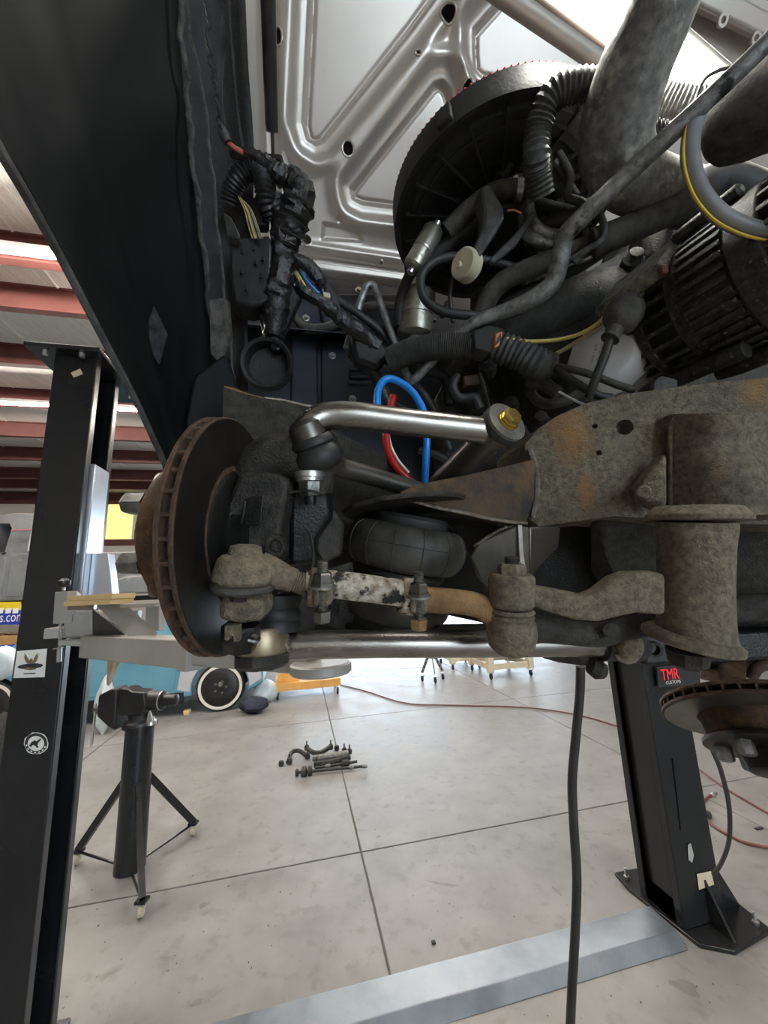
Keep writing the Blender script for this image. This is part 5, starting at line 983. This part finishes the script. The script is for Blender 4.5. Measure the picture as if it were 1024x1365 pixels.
# radiator hose
hose('radiator_hose', 'thick grey weathered radiator hose bending down at upper right', [(905, -70, .50), (888, -10, .52), (868, 40, .545), (842, 100, .58), (824, 160, .62), (822, 205, .65), (845, 240, .68), (890, 255, .71), (930, 262, .75)], [45, 45, 46, 47, 47, 44, 38, 33, 30], 'hose_grey_lit', n=20, k=7)
hose('coolant_hose', 'fat black molded hose entering at the right edge', [(1090, 110, .52), (1040, 130, .54), (985, 160, .57), (955, 178, .59), (942, 186, .60)], [62, 58, 50, 40, 26], 'rubber_dusty', n=18)
hose('heater_hose', 'black molded hose elbow behind the striped hose', [(905, 300, .72), (925, 262, .70), (960, 248, .69), (1000, 262, .68), (1060, 300, .67)], [24, 26, 27, 28, 28], 'rubber', n=16)
hose('corrugated_loom', 'black corrugated loom arching over the air cleaner base', [(722, 262, .70), (716, 230, .68), (715, 205, .66), (718, 170, .65), (735, 130, .63), (770, 114, .62), (815, 118, .62)], 17, 'plastic_dusty', loom=True, pitch=.008)
hose('corrugated_loom', 'corrugated loom under the light bar, its lit tone painted pale', [(855, 120, .72), (890, 132, .71), (930, 136, .70), (960, 120, .7)], 19, 'hose_grey_lit', loom=True, pitch=.007)  # pale tone stands for light falling on this loom
hose('corrugated_loom', 'short corrugated loom stub beneath the radiator hose', [(845, 190, .74), (862, 202, .74), (880, 212, .74)], 13, 'hose_grey_lit', loom=True, pitch=.007)
m = MB(); kc = W(872, 178, .76)
for k in range(4): m.tube([kc + CR * .008 * k + (CU * math.cos(g) * .026 + (CF * .8 + CR * .5) * math.sin(g) * .026) for g in np.linspace(0, 6.283, 25)], .005, 8, smooth=False)
o = m.build('coiled_hose', 'rubber'); tag(o, 'small black coiled hose beside the radiator hose', 'hose'); o['kind'] = 'stuff'
# silver A/C line
hose('refrigerant_line', 'long grey metal refrigerant line crossing the engine bay diagonally', [(1075, 5, .46), (1024, 56, .48), (960, 118, .51), (890, 183, .55), (820, 248, .60), (768, 298, .64), (752, 318, .66), (746, 350, .68), (736, 378, .70), (708, 400, .72), (670, 416, .75), (634, 430, .77), (604, 452, .80), (570, 488, .83), (551, 506, .85), (543, 500, .86), (527, 460, .87), (511, 415, .88), (501, 386, .89), (493, 380, .89), (486, 388, .89), (472, 430, .90), (462, 465, .90)], [12, 12, 12, 12, 12, 12, 12, 12, 12, 12, 10, 9, 7, 6, 6, 5, 5, 5, 5, 5, 5, 5, 5], 'ac_tube', 'pipe', n=12, k=6)
SHs = thing('striped_hose', 'soft grey hose with a yellow stripe curving above the alternator', 'hose', W(960, 300, .52)); sp_ = [(932, 150, .54), (922, 180, .53), (921, 215, .52), (932, 252, .515), (955, 282, .51), (985, 300, .505), (1020, 310, .50), (1070, 318, .49)]
m = MB(); m.tube(Q(sp_), [pr(11, p[2]) for p in sp_], 14, 7); m.build('tube', 'hose_soft', SHs)
off = [(-9, 1, -.004)] * 2 + [(-9, 3, -.004), (-8, 6, -.004), (-6, 8.2, -.004), (-4, 9, -.004), (-3, 9.5, -.004), (-2, 9.5, -.004)]
m = MB(); m.tube([W(p[0] + o_[0], p[1] + o_[1], p[2] + o_[2]) for p, o_ in zip(sp_, off)], pr(1.9, .51), 8, 7); m.build('stripe', 'yellow', SHs)
hose('thin_wire', 'thin dark wire looping in front of the light bar', [(925, 140, .60), (938, 108, .60), (958, 94, .59), (978, 90, .58)], 2.2, 'rubber', 'wire')
# fuel and vacuum hoses
hose('fuel_line', 'twin steel fuel line bending through the centre of the engine bay', [(700, 250, .80), (706, 285, .78), (716, 305, .77), (735, 313, .77), (760, 316, .78)], 8, 'ac_tube', 'pipe')
hose('fuel_line', 'lower steel fuel line curving beside its twin', [(698, 285, .80), (702, 310, .78), (715, 321, .77), (735, 326, .77)], 7.5, 'ac_tube', 'pipe')
hose('vacuum_hose', 'black hose running from the upper canister up to the clamp', [(596, 308, .82), (625, 280, .80), (655, 258, .78), (690, 250, .77), (708, 252, .77)], 12, 'rubber_dusty')
hose('vacuum_hose', 'thick black hose below the first one behind the air cleaner', [(575, 345, .86), (610, 315, .84), (640, 290, .83), (672, 276, .82), (700, 276, .81)], 13, 'rubber')
hose('vacuum_hose', 'looped black vacuum hose around the cream cap', [(690, 358, .80), (660, 350, .79), (630, 345, .78), (598, 343, .78), (574, 352, .78), (561, 372, .78), (566, 398, .78), (590, 415, .78), (625, 420, .78), (645, 420, .79)], 6, 'rubber')
hose('heater_hose', 'long dusty heater hose sloping across the middle of the engine', [(640, 420, .82), (660, 385, .80), (690, 365, .78), (740, 345, .76), (790, 325, .74), (840, 302, .73), (905, 270, .71)], 13, 'rubber_dusty', n=12)
hose('heater_hose', 'thinner black hose below the dusty heater hose', [(670, 405, .84), (700, 388, .82), (740, 372, .80), (780, 352, .78), (812, 330, .77)], 7, 'rubber')
hose('coolant_pipe', 'large black coolant pipe beneath the refrigerant line', [(790, 325, .72), (840, 305, .70), (885, 285, .69), (925, 268, .68)], 18, 'rubber_dusty', 'pipe', n=14)
hose('plug_wire', 'grey spark plug wire hooking around the engine block', [(800, 285, .70), (806, 305, .69), (800, 322, .69), (780, 335, .70), (765, 350, .71)], 4.5, 'plastic_dusty', 'wire')
hose('plug_wire', 'second spark plug wire hanging beside the valve cover', [(776, 290, .74), (782, 318, .73), (774, 338, .73), (758, 348, .73)], 4, 'plastic_dusty', 'wire')
hose('plug_wire', 'upper spark plug wire near the air cleaner throat', [(745, 205, .74), (760, 235, .73), (757, 262, .73), (778, 272, .73), (783, 300, .73)], 5.5, 'plastic_dusty', 'wire')
hose('vacuum_hose', 'short black vacuum hose under the air cleaner rim', [(714, 305, .80), (745, 295, .78), (780, 280, .76), (800, 262, .75)], 9, 'rubber')
hose('vacuum_hose', 'dark hose running down behind the alternator boot', [(720, 270, .82), (750, 278, .80), (770, 275, .79), (800, 265, .78)], 6, 'rubber_dusty')
# flat arm bracket
m = MB(); m.prism(Q([(640, 248, .74), (653, 242, .73), (672, 275, .73), (674, 290, .73), (648, 330, .74), (634, 352, .75), (626, 345, .75), (645, 300, .74), (645, 280, .74)]), EY * .03); o = m.build('engine_bracket', 'plastic_dusty', bevel=.006, segs=3); tag(o, 'bent dusty steel bracket arm under the air cleaner', 'bracket')
m = MB(); m.prism(Q([(704, 290, .75), (712, 278, .75), (716, 284, .75), (690, 325, .76), (660, 350, .77), (652, 346, .77), (685, 312, .76)]), EY * .012); o = m.build('throttle_lever', 'plastic_dusty', bevel=.003); tag(o, 'slim grey throttle lever crossing the fuel lines', 'lever')
hcl = thing('hose_clamp', 'shiny worm-drive clamp on the black vacuum hose', 'clamp', W(690, 252, .76)); cd_ = nrm(W(702, 250, .77) - W(676, 252, .775))
m = MB(); m.ring(W(688, 251, .772), cd_, pr(15.5, .77), pr(13, .77), .012, 24); m.build('band', 'zinc', hcl)
m = MB(); m.lathe(W(684, 237, .76), cd_, [(0, .004), (.004, .006), (.016, .006), (.018, .004)], 10); m.build('screw', 'zinc', hcl)
m = MB(); m.loom(Q([(681, 218, .78), (672, 232, .78), (664, 240, .78)]), .013, 10, .008, .3); o = m.build('taped_elbow', 'tape_black'); tag(o, 'tape-wrapped elbow joint below the air cleaner rim', 'elbow')
m = MB(); m.prism(Q([(726, 195, .70), (736, 200, .70), (738, 250, .71), (735, 258, .71), (728, 230, .70)]), EY * .006); o = m.build('hanging_tape', 'plastic_dusty'); tag(o, 'loose strip of grey tape hanging from the corrugated loom', 'tape')
hose('vacuum_hose', 'grey hose sloping down from the loose tape strip', [(738, 215, .74), (752, 235, .75), (762, 250, .76), (770, 262, .76)], 5, 'plastic_dusty')
hose('copper_wire', 'bright copper wire end under the hose clamp', [(676, 281, .74), (686, 280, .74), (695, 285, .74)], 1.8, 'copper', 'wire')
# canisters
def can(label, p0, p1, r, mt, cap):
    t = thing('metal_canister', label, 'canister', p0, 'canisters'); L_ = np.linalg.norm(np.asarray(p1) - p0); ax = nrm(np.asarray(p1) - p0)
    m = MB(); m.lathe(p0, ax, [(0, r * .8), (L_ * .05, r), (L_ * .9, r), (L_ * .97, r * .85), (L_, r * .4)], 28); m.build('body', mt, t)
    m = MB(); m.ring(p0 + ax * L_ * .42, ax, r * 1.06, r * .95, r * .16, 28); m.build('band', mt, t)
    m = MB(); m.lathe(p0 + ax * L_, ax, [(0, r * .35), (r * .6, r * .35)], 12); m.build('nipple', 'zinc', t)
    m = MB(); m.lathe(p0 - ax * r * .5, ax, [(0, r * .35), (r * .6, r * .35)], 12); m.build('nipple', 'zinc', t); return t
can('slim metal canister tilted against the air cleaner', W(550, 358, .80), W(580, 304, .80), pr(14, .8), 'can_metal', 1)
can('squat upright metal canister in front of the firewall', W(553, 450, .88), W(557, 388, .88), pr(24, .88), 'can_metal', 1)
hose('fuel_hose', 'black hose linking the two metal canisters', [(549, 362, .82), (540, 380, .84), (533, 405, .86), (532, 435, .87)], 7, 'rubber')
m = MB(); m.tube(Q([(575, 440, .86), (572, 462, .86), (580, 470, .86)]), .003, 6); o = m.build('canister_wire', 'plastic_dusty'); tag(o, 'thin grey wire under the squat canister', 'wire')
cb_ = thing('canister_bracket', 'small zinc bracket clips beside the squat canister', 'bracket', W(585, 430, .87))
for q in ((578, 424), (590, 418), (596, 408)): m = MB(); m.box(W(q[0], q[1], .87), (.012, .012, .018)); m.build('clip', 'nickel_nut', cb_, bevel=.002)
ccp = thing('cream_cap', 'round cream plastic cap beside the vacuum hose loop', 'cap', W(622, 365, .76)); cx_ = nrm(CR * .72 + CF * .62 + CU * .05)
m = MB(); m.lathe(W(616, 350, .76), cx_, [(0, pr(18, .76)), (.003, pr(20, .76)), (.026, pr(21, .76)), (.029, pr(19, .76))], 32); m.build('shell', 'cream', ccp)
m = MB(); m.lathe(W(613, 354, .755), -cx_, [(0, .006), (.004, .007), (.008, .006)], 10); m.build('plug', 'cream', ccp)
hose('drive_rod', 'slim dark rod dropping from the cream cap', [(606, 360, .80), (600, 395, .81), (604, 430, .82)], 3, 'rubber', 'pipe')
# harness crossing the centre
hose('engine_harness', 'thick taped engine harness in the centre under the canister', [(520, 480, .84), (550, 468, .82), (590, 462, .80), (630, 463, .79)], 17, 'rubber_dusty', 'harness', loom=True, pitch=.004)
hose('engine_loom', 'dusty corrugated loom beside the orange clip connector', [(662, 462, .77), (690, 472, .76), (715, 484, .75), (735, 492, .75)], 21, 'plastic_dusty', 'harness', loom=True, pitch=.011)
EC = thing('wire_connector', 'black wire connector with a bright orange clip', 'connector', W(645, 470, .76))
m = MB(); m.prism(Q([(630, 440, .76), (650, 432, .75), (672, 436, .75), (674, 462, .75), (655, 470, .75), (632, 466, .76)]), EY * .035); m.build('housing', 'plastic_black', EC, bevel=.004)
m = MB(); m.prism(Q([(661, 444, .743), (671, 441, .743), (669, 461, .743), (659, 463, .743)]), EY * .02); m.build('clip', 'orange_clip', EC, bevel=.002)
hose('connector_wire', 'yellow wire from the orange clip to the alternator', [(672, 451, .745), (700, 455, .74), (735, 454, .73), (765, 448, .72), (790, 436, .71), (815, 415, .69), (838, 388, .67), (862, 368, .655), (882, 360, .65)], 2.6, 'yellow_wire', 'wire')
hose('connector_wire', 'tan wire below the yellow wire to the alternator', [(735, 475, .74), (752, 466, .735), (775, 452, .725), (800, 436, .71), (822, 415, .69), (845, 385, .67), (870, 368, .655), (884, 365, .65)], 2.8, 'tan_wire', 'wire')
hose('battery_cable', 'black cable crossing in front of the white oil filter', [(735, 488, .74), (760, 492, .70), (790, 500, .68), (820, 512, .66), (845, 520, .66)], 5, 'rubber_dusty', 'wire')
hose('battery_cable', 'second black cable dipping to the frame rail', [(738, 485, .74), (752, 500, .70), (775, 515, .68), (800, 528, .67), (815, 530, .67)], 5.5, 'rubber', 'wire')
hose('starter_cable', 'taped grey cable end with white wires near the frame rail', [(705, 510, .78), (725, 512, .76), (745, 524, .74)], [8, 9, 8], 'plastic_dusty', 'wire')
hose('starter_wire', 'thin pale wire leaving the taped cable end', [(745, 522, .735), (765, 533, .72), (785, 542, .71)], 1.6, 'sticker_white', 'wire')
hose('loop_hose', 'dark hose looping under the corrugated engine loom', [(706, 505, .80), (708, 525, .79), (725, 538, .78), (752, 535, .77), (775, 522, .76)], 7, 'rubber_dusty')
hose('loop_hose', 'round black hose loop above the control arm pivot', [(610, 500, .84), (604, 515, .84), (612, 530, .84), (632, 530, .84), (640, 545, .84)], 7, 'rubber')
m = MB(); m.prism(Q([(618, 500, .82), (640, 498, .82), (640, 512, .82), (620, 514, .82)]), EY * .03); o = m.build('small_relay', 'rust_plate', bevel=.003); tag(o, 'small brown relay box behind the control arm pivot', 'relay')
hose('ground_cable', 'grey cable strip dropping toward the pivot bolt', [(640, 500, .80), (646, 520, .79), (652, 545, .78)], 5, 'plastic_dusty', 'wire', flat=.4)
# wiring clumps in the gap above the control arm
for i, (pts, r_, mt) in enumerate((([(540, 505, .9), (560, 520, .9), (580, 550, .9), (600, 600, .9)], 6, 'rubber'), ([(500, 470, .92), (540, 490, .9), (590, 500, .9), (600, 540, .9)], 7, 'tape_black'), ([(560, 600, .88), (590, 610, .86), (620, 640, .86)], 5, 'rubber'), ([(600, 640, .82), (640, 610, .80), (660, 600, .78)], 4, 'can_metal'), ([(470, 470, .92), (500, 500, .9), (520, 540, .9), (560, 560, .9)], 9, 'tape_black'))):
    hose('loose_cable', ['black loose cable dropping behind the blue hose', 'taped cable bundle passing behind the kinked line', 'short dark cable below the blue hose end', 'bright thin cable under the control arm pivot', 'thick taped cable beside the firewall louvers'][i], pts, r_, mt, 'wire')
# blue and red hoses
hose('blue_hose', 'bright blue air hose looping over the control arm', [(506, 560, .74), (503, 535, .75), (506, 515, .76), (517, 505, .77), (534, 510, .77), (552, 525, .76), (565, 550, .75), (569, 580, .74), (568, 610, .74), (566, 650, .75)], 5, 'blue_hose', n=12)
hose('red_hose', 'bright red air hose beside the blue hose', [(525, 528, .80), (519, 550, .79), (515, 580, .78), (519, 605, .77), (530, 625, .76), (552, 645, .76)], 5.2, 'red_hose', n=12)
hose('white_tube', 'thin white tube following the red hose', [(516, 560, .785), (520, 590, .775), (530, 612, .765), (545, 630, .76)], 1.8, 'sticker_white')
# ================================================================== ALTERNATOR
AL = thing('alternator', 'dusty black alternator with ribbed case and cooling slots', 'alternator', W(950, 490, .60))
al0, al1 = W(868, 452, .735), W(1075, 333, .53); ad = nrm(al1 - al0); AX, AY, _ = basis(ad); AL0 = W(894, 437, .71); AK = 1.32
def alp(t, g, r): return AL0 + ad * t + (AX * math.cos(g) + AY * math.sin(g)) * r
R_ = .108
m = MB(); m.lathe(AL0, ad, [(-.040, .03), (-.040, .080), (-.026, .088), (.066, .093), (.26, .093)], 48); m.build('core', 'sticker_black', AL)
m = MB(); m.ring(AL0 + ad * (-.030 * AK), ad, R_ * .86, R_ * .5, .013, 48); m.build('rear_rim', 'alt_black', AL, bevel=.002)
m = MB(); m.ring(AL0 + ad * (.0 * AK), ad, R_ * .97, R_ * .8, .016, 48); m.build('rear_band', 'alt_black', AL, bevel=.002)
m = MB(); m.ring(AL0 + ad * (.046 * AK), ad, R_, R_ * .8, .022, 48); m.build('middle_band', 'alt_black', AL, bevel=.002)
m = MB(); m.ring(AL0 + ad * (.062 * AK), ad, R_ * 1.0, R_ * .8, .066, 48); m.build('ribbed_case', 'alt_black', AL, bevel=.002)
m = MB(); m.ring(AL0 + ad * (.112 * AK), ad, R_ * 1.06, R_ * .8, .040, 48); m.build('front_band', 'alt_black', AL, bevel=.003)
m = MB(); m.ring(AL0 + ad * (.19 * AK), ad, R_ * 1.03, R_ * .6, .04, 48); m.build('front_rim', 'alt_black', AL, bevel=.003)
for k in range(34):
    g = 2 * math.pi * k / 40; d = AX * math.cos(g) + AY * math.sin(g); Rm = np.array([d, np.cross(ad, d), ad]).T
    m = MB(); m.box(alp(.086 * AK, g, R_ + .0012), (.010, .0085, .064), Rm); m.build('case_rib', 'alt_black', AL, bevel=.001, segs=1)
for k in range(26):
    g = 2 * math.pi * k / 26; d = AX * math.cos(g) + AY * math.sin(g); Rm = np.array([d, np.cross(ad, d), ad]).T
    m = MB(); m.box(alp(.029 * AK, g, R_ * .94), (.010, .0078, .048), Rm); m.build('slot_bar', 'alt_black', AL, bevel=.001, segs=1)
    m = MB(); m.box(alp(-.010 * AK, g, R_ * .88), (.010, .0078, .032), Rm); m.build('slot_bar', 'alt_black', AL, bevel=.001, segs=1)
    m = MB(); m.box(alp(.166 * AK, g, R_ * .99), (.012, .008, .066), Rm); m.build('slot_bar', 'alt_black', AL, bevel=.001, segs=1)
gt = 1.0
tdir = nrm(CU * .75 - CR * .45 - CF * .85); tdir = nrm(tdir - np.dot(tdir, ad) * ad); ts = np.cross(ad, tdir)
m = MB(); m.box(AL0 + ad * (.006 * AK) + tdir * .108, (.026, .10, .125), np.array([tdir, ts, ad]).T); m.build('rectifier_cover', 'alu_cast', AL, bevel=.006)
m = MB(); m.lathe(AL0 + ad * (.055 * AK) + tdir * .122 - ts * .015, ad, [(0, .006), (.004, .010), (.09, .010), (.094, .006)], 14); m.build('through_bolt', 'alt_black', AL)
m = MB(); m.lathe(AL0 + ad * (.07 * AK) - tdir * .08 - ts * -.095, ad, [(-.03, .010), (.0, .014), (.10, .014)], 14); m.build('mount_ear', 'alt_black', AL)
m = MB(); m.lathe(AL0 + ad * (.00 * AK) + tdir * -.05 + ts * .112, ad, [(-.03, .010), (.0, .014), (.12, .014)], 14); m.build('mount_ear', 'alt_black', AL)
m = MB(); m.lathe(AL0 + ad * .28, ad, [(0, .07), (.006, .085), (.012, .06), (.02, .03), (.03, .03), (.032, .032), (.05, .032), (.05, .012), (.06, .012)], 32); m.build('pulley', 'alu', AL)
m = MB(); m.box(W(884, 361, .60), (.012, .012, .016)); m.build('plug', 'airhose', AL, bevel=.003)
BT = thing('terminal_boot', 'bulbous grey rubber boot over the alternator terminal', 'rubber boot', W(815, 450, .63))
m = MB(); m.tube(Q([(848, 398, .64), (840, 408, .64), (833, 416, .635), (826, 428, .63), (820, 438, .63), (816, 447, .63), (813, 452, .63)]), [pr(a_, .635) for a_ in (10, 20, 24, 22, 11, 10, 12)], 20, k=4); m.build('bulb', 'rubber_dusty', BT)
m = MB(); m.tube(Q([(843, 408, .612), (850, 398, .612), (856, 392, .615)]), pr(4, .61), 8); m.build('tab', 'rubber', BT)
m = MB(); m.tube(Q([(814, 450, .63), (806, 475, .635), (794, 505, .645), (785, 530, .66)]), pr(6, .63), 10); m.build('cable', 'rubber', BT)
m = MB(); m.prism(Q([(868, 510, .62), (880, 500, .61), (905, 505, .61), (905, 520, .61), (870, 525, .62)]), EY * .03); o = m.build('alternator_mount', 'plastic_dusty', bevel=.006, segs=3); tag(o, 'dusty mounting lug under the alternator above the frame', 'mount')
# oil filter
OF = thing('oil_filter', 'white fluted oil filter below the alternator', 'oil filter', W(815, 515, .74)); oa = nrm(CR * .75 + CF * .62 - CU * .10); oc = W(800, 471, .72); Rf = pr(49, .73)
m = MB(); m.lathe(oc, oa, [(0, Rf * .80), (.002, Rf * .84), (.010, Rf * .95), (.040, Rf), (.052, Rf)], 12, .2); m.build('fluted_end', 'white_filter', OF)
m = MB(); m.lathe(oc + oa * .050, oa, [(0, Rf * .98), (.006, Rf * 1.0), (.10, Rf * 1.0), (.104, Rf * .9)], 40); m.build('canister', 'filter_grey', OF)
ox = nrm(CU * .95 + CR * .35); ox = nrm(ox - np.dot(ox, oa) * oa)
text_mesh('lettering', 'LANF 1 JL45', 'ink', OF, oc - oa * .0005 - np.cross(ox, -oa) * .010, ox, np.cross(-oa, ox), .0065, .0004, .034)
text_mesh('lettering', '20N1202315', 'ink', OF, oc - oa * .0005 + np.cross(ox, -oa) * .001, ox, np.cross(-oa, ox), .0065, .0004, .034)
# ================================================================== LIGHT BAR under the hood
LBt = thing('hood_light_bar', 'long glowing work light bar hung under the silver hood', 'work light', W(800, 60, .68)); b0, b1 = W(735, -50, .60), W(955, 125, .76); bd = nrm(b1 - b0)
bdn = nrm(-EZ * .9 - EY * .3); bdn = nrm(bdn - np.dot(bdn, bd) * bd); bs = np.cross(bd, bdn); RBm = np.array([bd, bs, bdn]).T
m = MB(); m.box((b0 + b1) / 2 - bdn * .012, (np.linalg.norm(b1 - b0) + .02, .075, .022), RBm); m.build('body', 'bar_body', LBt, bevel=.006, segs=3)
m = MB(); m.box((b0 + b1) / 2 + bdn * .004, (np.linalg.norm(b1 - b0), .046, .010), RBm); m.build('diffuser', 'bar_white', LBt, bevel=.004, segs=2)
t0, t1 = W(600, -55, .66), W(812, 92, .80); m = MB(); m.tube([t0, t1], .016, 16); m.build('support_tube', 'bar_body', LBt)
q = W(640, -20, .70); m = MB(); m.tube([t0 + CU * .03 + CR * .02, t1 + CU * .022 + CR * .03], .010, 12); m.build('support_rail', 'bar_body', LBt)
l = area_light('bar_light', None, None, np.linalg.norm(b1 - b0), .04, BAR_W, (1, .98, .9)); l.parent = LBt
l.location = Vector((b0 + b1) / 2 + bdn * .012) - Vector(LBt.location); l.rotation_euler = Matrix(np.array([bd, np.cross(-bdn, bd), -bdn]).T.tolist()).to_euler()
# ================================================================== WIRING HARNESS at the fender
WHn = thing('fender_harness', 'tangled black wiring harness with corrugated looms and taped bundles', 'wiring harness', W(355, 440, .78))
def part(nm, mt, pts, rp, loom=False, pitch=.006, n=10, flat=1.0):
    P = Q(pts); m = MB()
    if loom: m.loom(P, pr(rp, pts[0][2]), 12, pitch, .16, k=8)
    else:
        rr = rp if hasattr(rp, '__len__') else [rp] * len(pts); m.tube(P, [pr(a_, p[2]) for a_, p in zip(rr, pts)], n, 7, flat=flat, crumple=.09 if mt == 'tape_black' else 0)
    return m.build(nm, mt, WHn)
part('loom', 'plastic_black', [(306, 272, .74), (309, 255, .73), (318, 237, .72), (333, 226, .72), (346, 228, .72), (352, 245, .72), (354, 270, .73), (362, 290, .75)], 13, True, .007)
part('loom', 'plastic_black', [(350, 225, .73), (356, 240, .73), (358, 262, .73), (360, 282, .74)], 11, True, .007)
part('tape_wrap', 'tape_black', [(310, 205, .72), (328, 206, .71), (348, 214, .71), (365, 228, .72), (382, 240, .73)], [5, 8, 10, 12, 12], n=12)
part('tape_wrap', 'tape_black', [(376, 232, .74), (390, 240, .74), (402, 258, .74), (396, 275, .745), (388, 300, .75), (382, 322, .755), (380, 335, .76)], [10, 17, 18, 22, 21, 17, 14], n=14)
part('tape_wrap', 'tape_black', [(368, 262, .74), (374, 285, .745), (376, 312, .75), (378, 345, .76), (372, 380, .77), (368, 410, .78), (364, 448, .79)], [10, 14, 15, 14, 17, 17, 13], n=14)
part('tape_wrap', 'tape_black', [(380, 330, .77), (395, 345, .77), (412, 355, .78), (426, 372, .79), (430, 385, .80)], [9, 8, 9, 9, 6], n=12)
part('tape_band', 'plastic_dusty', [(362, 318, .742), (378, 320, .735), (394, 318, .742)], 2.5)
part('boot', 'plastic_dusty', [(292, 168, .68), (298, 178, .68), (304, 190, .685)], [6, 7, 6])
for i, (c_, o_) in enumerate((('red_wire', 0), ('red_wire', 2), ('rubber', 4), ('tan_wire', -2))): part('wire', c_, [(303, 188 + o_, .685), (312, 196 + o_, .69), (324, 203 + o_, .695)], 1.1)
for i in range(7): part('wire', ('tan_wire', 'rubber', 'yellow_wire', 'tan_wire', 'rubber', 'can_metal', 'tan_wire')[i], [(318 + i * 1.2, 262 + i, .72), (326 + i * 1.5, 280, .715), (331 + i * 2, 300, .715), (336 + i * 2.2, 318, .725)], .9)
m = MB(); m.prism(Q([(305, 314, .74), (330, 316, .735), (360, 312, .74), (364, 330, .745), (360, 402, .76), (335, 408, .755), (312, 402, .75), (306, 360, .745)]), EY * .05); bxo = m.build('relay_box', 'plastic_black', WHn, bevel=.006, segs=3)
for q in ((323, 335), (338, 331), (340, 350), (322, 362), (350, 345), (348, 368), (328, 385)): m = MB(); m.box(W(q[0], q[1], .738), (.005, .004, .010)); m.build('clip', 'plastic_black', bxo)
m = MB(); m.prism(Q([(298, 282, .72), (308, 288, .71), (320, 312, .71), (316, 318, .715), (302, 312, .72)]), EY * .02); m.build('connector', 'plastic_dusty', WHn, bevel=.004)
m = MB(); m.prism(Q([(326, 262, .75), (350, 262, .75), (360, 275, .75), (358, 300, .755), (330, 300, .75)]), EY * .02); m.build('connector', 'plastic_black', WHn, bevel=.004)
m = MB(); m.prism(Q([(340, 400, .78), (398, 372, .80), (402, 392, .80), (380, 440, .80), (352, 448, .79)]), EY * .03); m.build('bracket', 'undercoat', WHn, bevel=.006)
part('bundle', 'tape_black', [(392, 360, .80), (405, 385, .80), (428, 400, .81), (450, 420, .83), (475, 440, .86), (505, 462, .88)], [8, 10, 10, 10, 12, 10], n=12)
part('bundle', 'rubber', [(432, 378, .82), (450, 400, .84), (480, 420, .87), (510, 445, .89), (530, 480, .9)], [6, 6, 5, 5, 5])
for i in range(4): part('wire', ('tan_wire', 'yellow_wire', 'rubber', 'blue_hose')[i], [(388 + i * 2, 352, .785), (396 + i * 3, 368, .785), (406 + i * 4, 384, .79), (424 + i * 2, 394, .80)], 1.6)
m = MB(); m.prism(Q([(428, 376, .80), (440, 374, .80), (452, 395, .81), (458, 425, .82), (450, 430, .82), (436, 402, .81)]), EY * .015); m.build('connector', 'plastic_black', WHn, bevel=.004)
m = MB(); m.prism(Q([(430, 388, .795), (440, 390, .795), (441, 397, .795), (431, 395, .795)]), EY * .01); m.build('terminal', 'cream', WHn, bevel=.002)
m = MB(); m.prism(Q([(464, 430, .86), (500, 440, .86), (520, 470, .87), (505, 490, .87), (475, 480, .87)]), EY * .04); m.build('junction_block', 'plastic_black', WHn, bevel=.008)
part('lower_bundle', 'tape_black', [(362, 440, .80), (366, 455, .80), (372, 470, .80)], [12, 11, 8])
for i in range(5): part('wire', 'rubber', [(296 + i * 2, 20 + i * 6, .62), (290 + i * 2, 80, .64), (292 + i, 130, .66), (296 + i, 168, .68)], 1.4)
